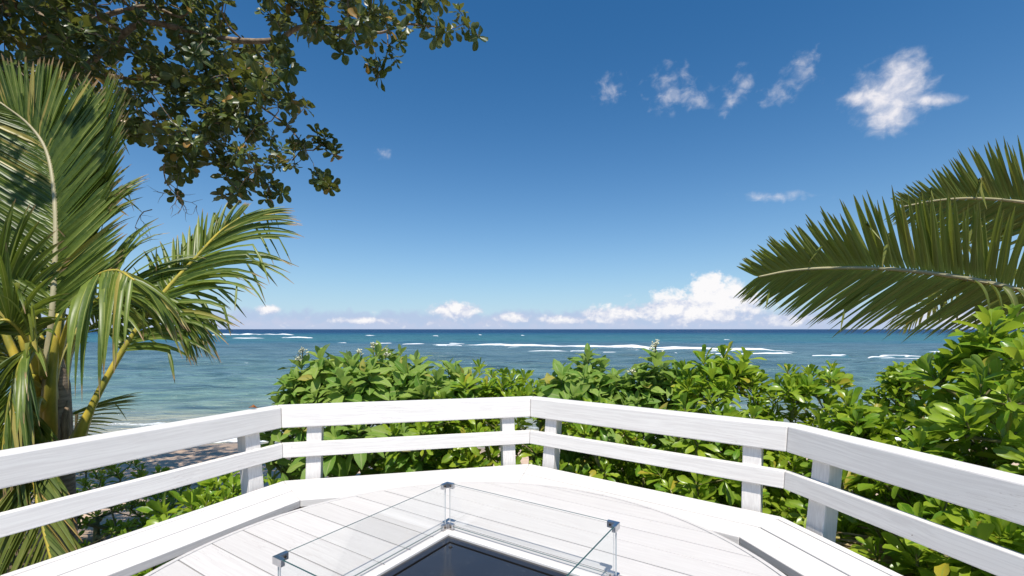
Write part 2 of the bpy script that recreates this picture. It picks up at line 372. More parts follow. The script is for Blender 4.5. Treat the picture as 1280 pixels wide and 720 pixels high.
def crom(pts, n):
    pts = [Vector(p) for p in pts]; P = [pts[0] * 2 - pts[1]] + pts + [pts[-1] * 2 - pts[-2]]; out = []
    for s in range(n + 1):
        t_ = s / n * (len(pts) - 1); i = min(int(t_), len(pts) - 2); u = t_ - i
        a, b_, c, d_ = P[i:i + 4]
        out.append(.5 * ((2 * b_) + (c - a) * u + (2 * a - 5 * b_ + 4 * c - d_) * u * u + (3 * b_ - a - 3 * c + d_) * u ** 3))
    return out

# ------------------------------------------------------------------ ground and sea
SEA_Z = -1.7
def gz(x, y):
    z = -.85 if y < 5 else -.85 - (y - 5) * .118 if y < 30 else -3.8
    return z
def axis(lo, hi, fine_lo, fine_hi, step):
    a = list(np.arange(fine_lo, fine_hi + 1e-6, step)); s = step; v = fine_hi
    while v < hi: s *= 1.35; v = min(v + s, hi); a.append(v)
    s = step; v = fine_lo
    while v > lo: s *= 1.35; v = max(v - s, lo); a.insert(0, v)
    return np.array(a)
gx = axis(-3000, 3000, -18, 14, .35); gy = axis(-3000, 45, 0, 18, .3)
V = [(x, y, gz(x, y) + (.09 * mnoise.noise((x * .5, y * .5, 3)) + .05 * mnoise.noise((x * 1.7, y * 1.7, 1))) * (1 if abs(x) < 40 else 0) - (.0 if y > -60 else .0)) for y in gy for x in gx]
nx = len(gx)
F = [[j * nx + i, j * nx + i + 1, (j + 1) * nx + i + 1, (j + 1) * nx + i] for j in range(len(gy) - 1) for i in range(nx - 1)]
o = obj('beach_ground', V, F, M_SAND, smooth=True); o['kind'] = 'structure'

rows = [9.0]
while rows[-1] < 60000: rows.append(rows[-1] * (1.011 if rows[-1] < 400 else 1.05))
ss = np.concatenate([np.linspace(-30, -3.2, 40)[:-1], np.linspace(-3.2, 3.2, 330), np.linspace(3.2, 30, 40)[1:]])
Y = np.array(rows)[:, None] * np.ones(len(ss))[None]; X = np.array(rows)[:, None] * ss[None] * np.clip(Y / 9, 1, None) ** 0
rr = rng.random((14, 4)); Z = np.zeros_like(X)
for q in rr:
    lam = 1.6 * 9 ** q[0]; an = (q[1] - .5) * 1.3; ph = q[2] * 6.28; kx, ky = math.sin(an) * 6.283 / lam, math.cos(an) * 6.283 / lam
    Z += np.where(Y * .011 * 3.5 < lam, 1, 0) * .012 * lam ** .75 * np.sin(kx * X + ky * Y + ph + .8 * np.sin(X * .21 + q[3] * 9))
Z = Z * np.clip((Y - 12) / 6, .25, 1) * np.clip((900 - Y) / 500, 0, 1) + SEA_Z
me = bpy.data.meshes.new('sea'); nr, nc = X.shape
co = np.stack([X, Y, Z], -1).reshape(-1, 3).astype(np.float32)
idx = np.arange(nr * nc).reshape(nr, nc); q = np.stack([idx[:-1, :-1], idx[:-1, 1:], idx[1:, 1:], idx[1:, :-1]], -1).reshape(-1, 4)
me.vertices.add(len(co)); me.vertices.foreach_set('co', co.ravel()); me.loops.add(q.size); me.loops.foreach_set('vertex_index', q.ravel().astype(np.int32))
me.polygons.add(len(q)); me.polygons.foreach_set('loop_start', np.arange(0, q.size, 4, dtype=np.int32)); me.polygons.foreach_set('use_smooth', np.ones(len(q), bool)); me.update(calc_edges=True)
me.materials.append(M_SEA); sea_o = bpy.data.objects.new('sea_water', me); COL.objects.link(sea_o); sea_o['kind'] = 'structure'

def breaker(px0, px1, py0, py1, h, depth_frac, seed):
    """a breaking wave: a lumpy foam ridge lying on the reef"""
    n = max(10, int(abs(px1 - px0) / 3)); m_ = 9; V, UV = [], []
    r_ = random.Random(seed)
    for i in range(n + 1):
        t_ = i / n; px = px0 + (px1 - px0) * t_; py = py0 + (py1 - py0) * t_
        D = (CAM_H - SEA_Z) * FPX / (py - HY); x = (px - 640) / FPX * D
        endt = min(1, t_ * 7, (1 - t_) * 7); lump = .55 + .9 * abs(mnoise.noise((x * .13 + seed * 7, seed, 0)))
        wob = mnoise.noise((x * .05, seed * 3., 2)) * D * depth_frac * .5
        for j in range(m_ + 1):
            v = j / m_; y = D + wob + (v - .5) * D * depth_frac * (.5 + endt * .5)
            prof = math.exp(-((v - .6) / .17) ** 2) + .35 * math.exp(-((v - .3) / .2) ** 2)
            gap = max(0., min(1., .75 + 1.6 * mnoise.noise((x * .10 + 3, y * .25, seed * 1.7)))); z = SEA_Z - .12 + (.15 + h * prof * lump) * (endt ** .6) * gap + .06 * mnoise.noise((x * .7, y * .7, seed)) * (1 - abs(2 * v - 1))
            if j in (0, m_): z = SEA_Z - .3
            V.append((x, y, z)); UV.append((t_, v))
    F = [[i * (m_ + 1) + j, (i + 1) * (m_ + 1) + j, (i + 1) * (m_ + 1) + j + 1, i * (m_ + 1) + j + 1] for i in range(n) for j in range(m_)]
    o = obj('breaking_wave', V, F, M_FOAM, uvs=UV, smooth=True); o['kind'] = 'stuff'; o['label'] = 'white foam of waves breaking on the reef'
for a in [(556, 905, 431.5, 437.5, .55, .07, 1), (800, 972, 436.5, 438.2, .42, .06, 2), (655, 862, 438.5, 441.5, .16, .05, 3), (500, 560, 430.5, 431, .2, .04, 4),
          (262, 368, 418.6, 418.8, .9, .07, 5), (286, 350, 423.2, 423.6, .5, .07, 6), (1088, 1125, 440.3, 440.8, .2, .04, 7), (990, 1060, 445, 445.5, .16, .04, 8),
          (1070, 1175, 447.5, 449.5, .2, .05, 9), (1140, 1260, 441, 442, .22, .04, 10), (920, 990, 441.5, 442, .12, .04, 11), (80, 250, 421.5, 420.0, .6, .07, 12),
          (540, 548, 420.2, 420.3, .5, .03, 13), (574, 580, 422.4, 422.5, .3, .03, 14), (651, 656, 419.8, 419.9, .45, .03, 15), (1012, 1017, 421, 421.1, .4, .03, 16), (1076, 1084, 428, 428.2, .22, .03, 17),
          (598, 602, 419, 419.1, .5, .03, 18), (455, 472, 419.6, 419.7, .5, .03, 19), (760, 765, 420.5, 420.6, .4, .03, 20), (905, 912, 424.5, 424.6, .3, .03, 21)]: breaker(*a)
brnd = random.Random(77)        # ragged pieces of surf along the reef edge
for (x0, x1, y0, y1, n_, h_, sp) in ((545, 980, 431.5, 439, 26, .40, 1.6), (640, 900, 438, 443, 14, .14, 1.6), (960, 1260, 440, 449, 18, .15, 3.0), (250, 380, 418.6, 422.5, 10, .6, 1.2), (420, 560, 428.5, 431.5, 7, .18, 1.2)):
    for q in range(n_):
        t_ = brnd.random(); w_ = brnd.uniform(8, 46); xc = x0 + (x1 - x0) * t_; yc = max(416.5, y0 + (y1 - y0) * t_ + brnd.gauss(0, sp * .5))
        breaker(xc - w_ / 2, xc + w_ / 2, yc, yc + brnd.uniform(-.25, .35), h_ * brnd.uniform(.3, 1.), brnd.uniform(.02, .05), 100 + q + int(x0))

# ------------------------------------------------------------------ bench with leaning backrest
PTS = [np.array(p) for p in ((-2.80, -.10), (-1.3815, 2.7529), (.1167, 3.1002), (1.3175, 2.2240), (1.90, -.01))]
dL = np.array([math.cos(R_(243.6)), math.sin(R_(243.6))]); PTS[0] = PTS[1] + dL * 2.9
dR = np.array([math.cos(R_(-75.39)), math.sin(R_(-75.39))]); PTS[4] = PTS[3] + dR * 2.4
def segn(i):
    d_ = PTS[i + 1] - PTS[i]; d_ = d_ / np.linalg.norm(d_); return np.array([-d_[1], d_[0]])
def offp(i, n):
    if i == 0: return PTS[0] + n * segn(0)
    if i == 4: return PTS[4] + n * segn(3)
    m_ = segn(i - 1) + segn(i); return PTS[i] + n * m_ * 2 / (m_ @ m_)
def out_dist(x, y): return max(float(segn(i) @ (np.array((x, y)) - PTS[i])) for i in range(4))
LEAN, ZS = .1317, .45
def g_(z): return (z - ZS) * LEAN
bench = thing('corner_bench', 'white painted slatted corner bench with leaning backrest rails around the fire table', 'bench', (0, 0, 0))
def sweep(name, i, sect, mat, bv=.004, cut=.0008):
    """board along bench side i, mitred at its corners; sect = [(n,z)...] counter-clockwise"""
    d_ = PTS[i + 1] - PTS[i]; d_ = d_ / np.linalg.norm(d_)
    r0 = [(*(offp(i, n) + d_ * cut), z) for n, z in sect]; r1 = [(*(offp(i + 1, n) - d_ * cut), z) for n, z in sect]
    n0, z0 = sect[0]
    return board(name, prism(r0, r1), (*offp(i, n0), z0), (*offp(i + 1, n0), z0), mat, bench, bv)
ZT, RH, RT = .885, .1255, .111
for i in range(4):
    sweep('top_rail', i, [(g_(ZT - RH), ZT - RH), (g_(ZT - RH) + RT, ZT - RH), (g_(ZT) + RT, ZT), (g_(ZT), ZT)], M_WOOD, .006)
    sweep('middle_rail', i, [(g_(.5818), .5818), (g_(.5818) + .034, .5818), (g_(.6669) + .034, .6669), (g_(.6669), .6669)], M_WOOD, .004)
    for a, b_ in ((-.358, -.199), (-.188, -.046), (-.038, .0)):
        sweep('seat_plank', i, [(a, ZS - .04), (b_, ZS - .04), (b_, ZS), (a, ZS)], M_WOOD, .004)
    # posts near each corner, bearers under the seat
    L = float(np.linalg.norm(PTS[i + 1] - PTS[i])); d_ = (PTS[i + 1] - PTS[i]) / L; nn = segn(i)
    stations = {0: [.45, 1.55, L - .15], 1: [.16, L - .13], 2: [.13, L - .14], 3: [.15, 1.3, L - .2]}[i]
    for s in stations:
        def pt(n, du, z): q_ = PTS[i] + d_ * (s + du) + nn * n; return (q_[0], q_[1], z)
        z0, z1, pf, pb = -.12, .868, .03, .113
        r0 = [pt(pf + g_(z0), -.044, z0), pt(pf + g_(z0), .044, z0), pt(pb + g_(z0), .044, z0), pt(pb + g_(z0), -.044, z0)]
        r1 = [pt(pf + g_(z1), -.044, z1), pt(pf + g_(z1), .044, z1), pt(pb - .004 + g_(z1), .044, z1), pt(pb - .004 + g_(z1), -.044, z1)]
        board('post', prism(r0, r1), pt(pf, 0, z0), (pt(pf, 0, z0)[0], pt(pf, 0, z0)[1] + .0001, z1), M_WOOD, bench, .004)
        r0 = [pt(-.33, -.02, .33), pt(.06, -.02, .33), pt(.06, .02, .33), pt(-.33, .02, .33)]
        r1 = [(x, y, .412) for x, y, z in r0]
        board('bearer', prism(r0, r1), pt(-.33, 0, .33), pt(.06, 0, .33), M_UNDER, bench, 0)
        r0 = [pt(-.30, -.035, 0), pt(-.23, -.035, 0), pt(-.23, .035, 0), pt(-.30, .035, 0)]
        r1 = [(x, y, .335) for x, y, z in r0]
        board('leg', prism(r0, r1), pt(-.30, 0, 0), (pt(-.30, 0, 0)[0], pt(-.30, 0, 0)[1] + .0001, .3), M_UNDER, bench, 0)

# ------------------------------------------------------------------ deck floor under it
def clip_poly(poly, a, n):          # keep points with (p-a).n <= 0
    out = []
    for i in range(len(poly)):
        p, q_ = poly[i], poly[(i + 1) % len(poly)]; dp, dq = (p - a) @ n, (q_ - a) @ n
        if dp <= 0: out.append(p)
        if dp * dq < 0: out.append(p + (q_ - p) * dp / (dp - dq))
    return out
deck = thing('deck', 'white plank deck floor under the corner bench', 'deck'); del deck['category']; deck['kind'] = 'structure'
cx0 = -2.9
while cx0 < 2.4:
    poly = [np.array(p) for p in ((cx0, -1.6), (cx0 + .139, -1.6), (cx0 + .139, 3.4), (cx0, 3.4))]
    for i in range(4): poly = clip_poly(poly, PTS[i] + segn(i) * .02, segn(i)) if poly else poly
    if len(poly) >= 3:
        r0 = [(p[0], p[1], -.035) for p in poly]; r1 = [(p[0], p[1], 0.) for p in poly]
        o = board('plank', prism(r0, r1), (cx0, -1.6, 0), (cx0, 1, 0), M_TABLE, deck, .002)
    cx0 += .144
r = [offp(i, -.05) for i in range(5)]
fr = [prism([(*r[i], -.2), (*r[i + 1], -.2), (*(r[i + 1] - segn(i) * .04), -.2), (*(r[i] - segn(i) * .04), -.2)], [(*r[i], -.036), (*r[i + 1], -.036), (*(r[i + 1] - segn(i) * .04), -.036), (*(r[i] - segn(i) * .04), -.036)]) for i in range(4)]
v, f = merge(fr); obj('rim_joist', v, f, M_UNDER, deck)
for (x, y) in [(-1.2, 2.45), (.1, 2.8), (1.1, 2.05), (-1.9, .9), (1.35, .4), (-.3, .4), (-2.2, -1.2), (1.3, -1.2)]:
    v, f = box_faces((x, y, -.56), .12, .12, 1.05); obj('pile', v, f, M_UNDER, deck)

# ------------------------------------------------------------------ round fire table
TC = np.array((-.165, 1.452)); TR = 1.14; TZ = .50; ANG = R_(57.4)
S = np.array((math.cos(ANG), math.sin(ANG))); U = np.array((S[1], -S[0]))          # S = along A->B, U = along B->C (plank direction)
def T(u, s, z=0.): p = TC + U * u + S * s; return (p[0], p[1], z)
table = thing('fire_table', 'round whitewashed plank fire table with a square black pit cover', 'table', (*TC, 0))
circ = lambda rad, n=96: [(rad * math.cos(2 * math.pi * i / n), rad * math.sin(2 * math.pi * i / n)) for i in range(n)]
PR = TR - .024; HO = .366                                                     # plank radius, half opening
pitch, s0 = .1315, .7647 - float(TC @ S)
s_start = s0 - pitch * math.ceil((s0 + PR) / pitch)
s = s_start
def plank_cells(s_a, s_b):
    cells = []
    bands = sorted(set([s_a, s_b] + [x for x in (-HO, HO) if s_a < x < s_b]))
    for a, b_ in zip(bands[:-1], bands[1:]):
        mid = (a + b_) / 2
        spans = [(-2, 2)] if abs(mid) > HO else [(-2, -HO), (HO, 2)]
        for u0, u1 in spans:
            poly = [np.array(p) for p in ((u0, a), (u1, a), (u1, b_), (u0, b_))]
            n = 96
            for q_ in range(n):
                an = 2 * math.pi * (q_ + .5) / n; nv = np.array((math.cos(an), math.sin(an))); poly = clip_poly(poly, nv * PR, nv)
                if len(poly) < 3: break
            if len(poly) >= 3: cells.append(poly)
    return cells
while s < PR:
    a, b_ = max(s, -PR) + .0026, min(s + pitch, PR) - .0026
    if b_ - a > .01:
        cells = plank_cells(a, b_)
        # pieces of one plank that do not touch are separate boards
        groups = [[c for c in cells if np.mean(c, 0)[0] < -HO * .4 and max(p[0] for p in c) < 0], [c for c in cells if min(p[0] for p in c) > 0], [c for c in cells if min(p[0] for p in c) < 0 < max(p[0] for p in c)]]
        for gset in ([groups[0] + groups[1] + groups[2]] if groups[2] else [g for g in groups[:2]]):
            if not gset: continue
            dz = random.uniform(-.0008, .0008)
            v, f = merge([prism([T(p[0], p[1], TZ - .026) for p in c], [T(p[0], p[1], TZ + dz) for p in c]) for c in gset])
            board('plank', (v, f), T(-1, a, TZ), T(1, a, TZ), M_TABLE, table, .0016 if len(gset) == 1 else 0)
    s += pitch
n = 128; V = []
for rad, z in ((TR - .019, TZ - .05), (TR, TZ - .05), (TR, TZ + .001), (TR - .019, TZ + .001)): V += [(rad * math.cos(2 * math.pi * i / n), rad * math.sin(2 * math.pi * i / n), z) for i in range(n)]
F = [[a * n + i, a * n + (i + 1) % n, ((a + 1) % 4) * n + (i + 1) % n, ((a + 1) % 4) * n + i] for a in range(4) for i in range(n)]
o = obj('edge_trim', V, F, M_TABLE, table); bevel(o, .003)
# substructure
v, f = prism([T(*p, TZ - .065) for p in circ(1.06, 48)], [T(*p, TZ - .0275) for p in circ(1.06, 48)])
sub = obj('under_frame', [Vector(p) - table.location for p in v], f, M_UNDER, table)
v, f = prism([T(x, y, 0) for x, y in ((-.5, -.5), (.5, -.5), (.5, .5), (-.5, .5))], [T(x, y, TZ - .066) for x, y in ((-.47, -.47), (.47, -.47), (.47, .47), (-.47, .47))])
ped = obj('pedestal', [Vector(p) - table.location for p in v], f, M_WOOD, table); bevel(ped, .006)
def loc_obj(name, v, f, mat, par, **kw): return obj(name, [Vector(p) - table.location for p in v], f, mat, par, **kw)
# white opening trim
HI = .337
for (u0, s0_), (u1, s1_) in (((-1, -1), (1, -1)), ((1, -1), (1, 1)), ((1, 1), (-1, 1)), ((-1, 1), (-1, -1))):
    q = [(u0 * (HO + .002), s0_ * (HO + .002)), (u1 * (HO + .002), s1_ * (HO + .002)), (u1 * HI, s1_ * HI), (u0 * HI, s0_ * HI)]
    board('opening_trim', prism([T(*p, TZ - .02) for p in q], [T(*p, TZ + .004) for p in q]), T(*q[0], TZ), T(*q[1], TZ), M_WOOD, table, .0015)
# black burner pan rim and lid
HP, HL = .336, .292
pan = None
V = [T(x * h, y * h, z) for h, z in ((HP, TZ - .03), (HP, TZ - .004), (HL + .011, TZ - .006), (HL + .011, TZ - .03)) for x, y in ((-1, -1), (1, -1), (1, 1), (-1, 1))]
F = [[a * 4 + i, a * 4 + (i + 1) % 4, (a + 1) * 4 + (i + 1) % 4, (a + 1) * 4 + i] for a in range(3) for i in range(4)]
pan = loc_obj('burner_pan', V, F, M_BLACK, table)
v, f = prism([T(x * .31, y * .31, TZ - .030) for x, y in ((-1, -1), (1, -1), (1, 1), (-1, 1))], [T(x * .31, y * .31, TZ - .024) for x, y in ((-1, -1), (1, -1), (1, 1), (-1, 1))])
loc_obj('burner_tray', v, f, M_SOOT, table)
lid_v, lid_f = prism([T(x * HL, y * HL, TZ - .020) for x, y in ((-1, -1), (1, -1), (1, 1), (-1, 1))], [T(x * HL, y * HL, TZ - .005) for x, y in ((-1, -1), (1, -1), (1, 1), (-1, 1))])
lid = loc_obj('pit_cover', lid_v, lid_f, M_BLACK, table); bevel(lid, .003)
lid['label'] = 'glossy black steel cover over the square fire pit'
for x, y in ((-1, 1), (1, 1), (-1, -1), (1, -1)):
    c = T(x * (HL - .028), y * (HL - .028), 0); V = []; F = []
    for rad, z in ((.0085, TZ - .005), (.0085, TZ - .0038), (.006, TZ - .0028), (.0035, TZ - .0042)): V += [(c[0] + rad * math.cos(i * math.pi / 6), c[1] + rad * math.sin(i * math.pi / 6), z) for i in range(12)]
    F = [[a * 12 + i, a * 12 + (i + 1) % 12, (a + 1) * 12 + (i + 1) % 12, (a + 1) * 12 + i] for a in range(3) for i in range(12)] + [[36 + i for i in range(12)]]
    loc_obj('screw', V, F, M_SCREW, lid)
# glass wind guard (stands on the table: a thing of its own)
guard = thing('glass_wind_guard', 'square clear glass wind guard with steel corner clips standing on the fire table', 'wind guard', (*TC, TZ))
HG, GT, GZ0, GZ1 = .3825, .005, TZ + .014, TZ + .198
corners = [(-1, -1), (1, -1), (1, 1), (-1, 1)]
def gobj(name, v, f, mat, par=None, **kw): return obj(name, [Vector(p) - guard.location for p in v], f, mat, par or guard, **kw)
for i in range(4):
    (u0, s0_), (u1, s1_) = corners[i], corners[(i + 1) % 4]; du, ds = (u1 - u0) / 2, (s1_ - s0_) / 2
    a = np.array((u0 * HG + du * .014, s0_ * HG + ds * .014)); b_ = np.array((u1 * HG - du * .014, s1_ * HG - ds * .014)); nv = np.array((ds, -du)) * GT / 2
    q = [a + nv, b_ + nv, b_ - nv, a - nv]
    v, f = prism([T(*p, GZ0) for p in q], [T(*p, GZ1) for p in q])
    o = gobj('glass_pane', v, f, [M_GLASS, M_GEDGE, M_GEDGE2])
    for p_ in o.data.polygons:
        if abs(p_.normal.z) > .5: p_.material_index = 1
        elif p_.area < GT * .3: p_.material_index = 2
for (cu, cs) in corners:
    cu_, cs_ = cu * HG, cs * HG
    def bar(along, length, z0, z1, th, inset=0.):
        # arm running from the corner inwards along u or s
        if along == 'u': q = [(cu_ + cu * th / 2, cs_ + cs * th / 2), (cu_ - cu * length, cs_ + cs * th / 2), (cu_ - cu * length, cs_ - cs * th / 2), (cu_ + cu * th / 2, cs_ - cs * th / 2)]
        else: q = [(cu_ + cu * th / 2, cs_ - cs * th / 2), (cu_ + cu * th / 2, cs_ - cs * length), (cu_ - cu * th / 2, cs_ - cs * length), (cu_ - cu * th / 2, cs_ - cs * th / 2)]
        return prism([T(*p, z0) for p in q], [T(*p, z1) for p in q])
    for nm, z0, z1 in (('top_clip', GZ1 - .020, GZ1 + .003), ('bottom_clip', TZ, TZ + .026)):
        v, f = merge([bar('u', .036, z0, z1, .014), bar('s', .036, z0, z1, .014)])
        o = gobj(nm, v, f, M_STEEL); bevel(o, .0015)
        for al in ('u', 's'):
            cc = (cu_ - cu * .024, cs_ - cs * .007) if al == 'u' else (cu_ - cu * .007, cs_ - cs * .024)
            nvec = np.array((0, -cs)) if al == 'u' else np.array((-cu, 0)); tv = np.array((nvec[1], nvec[0])); V = []
            for dep in (0., .002): V += [T(*(np.array(cc) + nvec * dep + tv * .0042 * math.cos(i * math.pi / 5)), (z0 + z1) / 2 + .0042 * math.sin(i * math.pi / 5)) for i in range(10)]
            gobj('screw', V, [list(range(10)), list(range(10, 20))] + [[i, (i + 1) % 10, 10 + (i + 1) % 10, 10 + i] for i in range(10)], M_SCREW, o)

# ------------------------------------------------------------------ leaves
def leaf_template(widths, arch, cup, wave=0., rows_=None, tw=0.):
    """unit leaf along +Y, upper side +Z; widths = [(t, halfwidth)]"""
    V, UV = [], []
    for i, (t_, w) in enumerate(widths):
        zc = -arch * t_ * t_ ; sh = math.sin(t_ * 9 + tw) * wave
        for u in (-1, 0, 1): V.append((u * w, t_ * (1 - .18 * arch * t_), zc + cup * abs(u) * w + sh * u * w)); UV.append((.5 + u * .5, t_))
    F = []
    for i in range(len(widths) - 1):
        for j in range(2): F.append((i * 3 + j, i * 3 + j + 1, i * 3 + j + 4, i * 3 + j + 3))
    return np.array(V), np.array(F), np.array(UV)
NAU_W = [(0, .028), (.25, .06), (.5, .115), (.72, .165), (.88, .15), (.97, .075), (1, .015)]
HEL_W = [(0, .025), (.14, .07), (.36, .155), (.58, .20), (.78, .155), (.92, .07), (1, .005)]
TRE_W = [(0, .02), (.12, .05), (.35, .17), (.6, .27), (.82, .27), (.94, .16), (1, .04)]
TPL = {
    'nau': [leaf_template(NAU_W, a, c, w, tw=i) for i, (a, c, w) in enumerate(((.10, .6, .15), (.38, .5, .2), (-.15, .7, .15), (.6, .35, .3)))],
    'hel': [leaf_template(HEL_W, a, c, w, tw=i) for i, (a, c, w) in enumerate(((.2, .4, .2), (.4, .35, .3), (.05, .5, .2), (.6, .2, .35)))],
    'tre': [leaf_template(TRE_W, a, c, w, tw=i) for i, (a, c, w) in enumerate(((.12, .3, .2), (.3, .25, .25), (-.1, .4, .2)))]}
MATS = {'nau': M_NAU, 'hel': M_HEL, 'tre': M_TREE}
TPL_ME = {}
for kk, lst in TPL.items():
    for i, (v, f, u) in enumerate(lst):
        o = obj('leaf', v, f, MATS[kk], uvs=u, smooth=True); TPL_ME[kk, i] = o.data; bpy.data.objects.remove(o)

def unit(v): return v / max(np.linalg.norm(v), 1e-9)
class Plant:
    def __init__(s, kind): s.kind = kind; s.pos, s.rot, s.sc, s.var = [], [], [], []; s.edges = []
    def rosette(s, tip, ax, n, size, th0=18, th1=92, stem=.07, rnd=random):
        ax = unit(np.array(ax)); a = unit(np.cross(ax, (.31, .77, .55))); b_ = np.cross(ax, a); ph = rnd.random() * 6.28
        for i in range(n):
            fr_ = (i + .5) / n; an = ph + i * 2.39996 + rnd.uniform(-.25, .25); th = R_(th0 + (th1 - th0) * fr_ ** .9 + rnd.uniform(-12, 12))
            rad = a * math.cos(an) + b_ * math.sin(an)
            dr = ax * math.cos(th) + rad * math.sin(th); nr_ = ax * math.sin(th) - rad * math.cos(th)
            tw = rnd.uniform(-.35, .35); xx = np.cross(dr, nr_); nr_ = unit(nr_ * math.cos(tw) + xx * math.sin(tw)); xx = np.cross(dr, nr_)
            s.pos.append(np.array(tip) - ax * stem * fr_); s.rot.append(np.stack([xx, dr, nr_], 1))
            s.sc.append(size * (.55 + .5 * min(1, fr_ * 1.7)) * rnd.uniform(.82, 1.15)); s.var.append(rnd.randrange(len(TPL[s.kind])))
    def freeze(s): s.pos = np.array(s.pos); s.rot = np.array(s.rot); s.sc = np.array(s.sc); s.var = np.array(s.var)
def grow(root_nodes, tips, step, jitter, r0, power=.42, bias=.35):
    """joins tips to the nearest twig; returns tube geometry pieces and the twig direction at each tip"""
    N = [np.array(p, float) for p in root_nodes]; par = [-1] + list(range(len(N) - 1)); root = N[0]
    arr = np.array(N); dirs = {}
    order = np.argsort([np.linalg.norm(np.array(t_) - root) for t_ in tips]); cnt0 = len(N)
    cap = cnt0 + 60000; buf = np.zeros((cap, 3)); buf[:cnt0] = arr; dr = np.zeros(cap); nN = cnt0; dr[:cnt0] = np.linalg.norm(arr - root, axis=1)
    for ti in order:
        t_ = np.array(tips[ti], float); dt = np.linalg.norm(t_ - root)
        cost = np.linalg.norm(buf[:nN] - t_, axis=1) + np.where(dr[:nN] > dt, 1.5, 0)
        j = int(np.argmin(cost)); a = buf[j].copy(); L = np.linalg.norm(t_ - a); m_ = max(1, int(L / step)); p = j
        side = rng.normal(size=3) * jitter * L
        for q_ in range(1, m_ + 1):
            u = q_ / m_; x = a + (t_ - a) * u + side * math.sin(u * math.pi) - np.array((0, 0, .10 * L * math.sin(u * math.pi)))
            buf[nN] = x; dr[nN] = np.linalg.norm(x - root); par.append(p); p = nN; nN += 1
        dirs[ti] = unit(buf[p] - buf[par[p]])
    cnt = np.ones(nN); kids = [[] for _ in range(nN)]
    for i in range(nN - 1, 0, -1):
        if par[i] >= 0: cnt[par[i]] += cnt[i]
    for i in range(1, nN):
        if par[i] >= 0: kids[par[i]].append(i)
    step_cnt = cnt / max(1, 1)
    return buf[:nN], par, r0 * cnt ** power, kids, dirs
def tubes_mesh(nodes, par, rad, kids, sides=5):
    V, F = [], []
    starts = [i for i in range(len(nodes)) if par[i] == -1] + [c for i in range(len(nodes)) for c in sorted(kids[i], key=lambda q_: -rad[q_])[1:]]
    for st in starts:
        path, rr_ = [], []
        if par[st] >= 0: path.append(nodes[par[st]]); rr_.append(min(rad[par[st]], rad[st] * 1.15))
        c = st
        while True:
            path.append(nodes[c]); rr_.append(rad[c])
            if not kids[c]: break
            c = max(kids[c], key=lambda q_: rad[q_])
        if len(path) < 2: continue
        v, f = tube(path, rr_, sides if rr_[0] > .006 else 4, cap=False); o_ = len(V); V += v; F += [[i + o_ for i in q_] for q_ in f]
    return V, F
PLANTS = []      # (root, Plant, max single leaves)
def ground_at(x, y): return gz(x, y)

def shrub(kind, name, label, cat, px, dep, ztop, rx, ry, nros, size, zlow=None, fill=.35, group=None, mind=.085, nleaf=(12, 17), lump=.16, tall=(), seed=0):
    rnd = random.Random(seed + 100); cx = (px - 640) / FPX * dep; cy = dep; zg = ground_at(cx, cy)
    root = thing(name, label, cat, (cx, cy, zg), group)
    zc = zg + .40 * (ztop - zg); tips, axes = [], []; tries = 0
    if zlow is None: zlow = zg + .25
    while len(tips) < nros and tries < nros * 60:
        tries += 1
        v = np.array([rnd.gauss(0, 1), rnd.gauss(0, 1), rnd.gauss(0, 1)]); v = unit(v)
        if v[2] < -.55: continue
        r_ = 1 + lump * 2 * mnoise.noise((v[0] * 1.9 + seed, v[1] * 1.9, v[2] * 1.9)) + rnd.uniform(-.07, .05)
        if rnd.random() < fill: r_ *= rnd.uniform(.45, .85)
        p = np.array([cx + rx * v[0] * r_, cy + ry * v[1] * r_, zc + (ztop - zc) * v[2] * r_ if v[2] > 0 else zc + (zc - zg) * v[2] * r_])
        if p[2] < zlow or out_dist(p[0], p[1]) < .24: continue
        if any(np.sum((p - t_) ** 2) < mind ** 2 for t_ in tips): continue
        out = np.array([v[0] / rx, v[1] / ry, max(v[2], -.2) / (ztop - zc)]); out = unit(out)
        tips.append(p); axes.append(unit(out * .75 + np.array((0, 0, .75)) + np.array([rnd.gauss(0, .22) for _ in range(3)])))
    for (tpx, tpy, td) in tall:
        p = np.array(at(tpx, tpy, td)); tips.append(p); axes.append(unit(np.array((rnd.gauss(0, .1), rnd.gauss(0, .1), 1.))))
        for q_ in range(5):         # side shoots below a leading shoot
            an = rnd.random() * 6.28; dd_ = size * rnd.uniform(.5, 1.25)
            tips.append(p + np.array((math.cos(an) * dd_, math.sin(an) * dd_, -size * rnd.uniform(.45, 1.6)))); axes.append(unit(np.array((math.cos(an) * .6, math.sin(an) * .6, .8))))
    base = [np.array((cx, cy, zg - .1)), np.array((cx + .02, cy, zg + .12)), np.array((cx, cy + .02, zg + .3))]
    ends = [t_ - a * size * .45 for t_, a in zip(tips, axes)]
    nodes, par, rad, kids, dirs = grow(base, ends, .13, .09, .0042)
    for t_, a, e in zip(tips, axes, ends): pass
    # green shoot from twig end to rosette heart
    v, f = tubes_mesh(nodes - np.array((cx, cy, zg)), par, rad, kids)
    parts = [(v, f)] + [tube([e - np.array((cx, cy, zg)), t_ - np.array((cx, cy, zg))], [.0042, .005], 4, False) for t_, e in zip(tips, ends)]
    v, f = merge(parts); obj('stem', v, f, M_STEM, root, smooth=True)
    pl = Plant(kind)
    for t_, a in zip(tips, axes):
        sz = size * (1.10 if kind == 'nau' else 1.22) * rnd.uniform(.62, 1.15)
        if kind == 'nau': pl.rosette(t_, a, rnd.randint(*nleaf), sz, 8, 72, size * .7, rnd)
        else: pl.rosette(t_, a, rnd.randint(*nleaf), sz, 16, 108, size * .8, rnd)
    pl.freeze(); PLANTS.append((root, pl)); return root, tips
HED = 'shrubs of the hedge behind the bench'
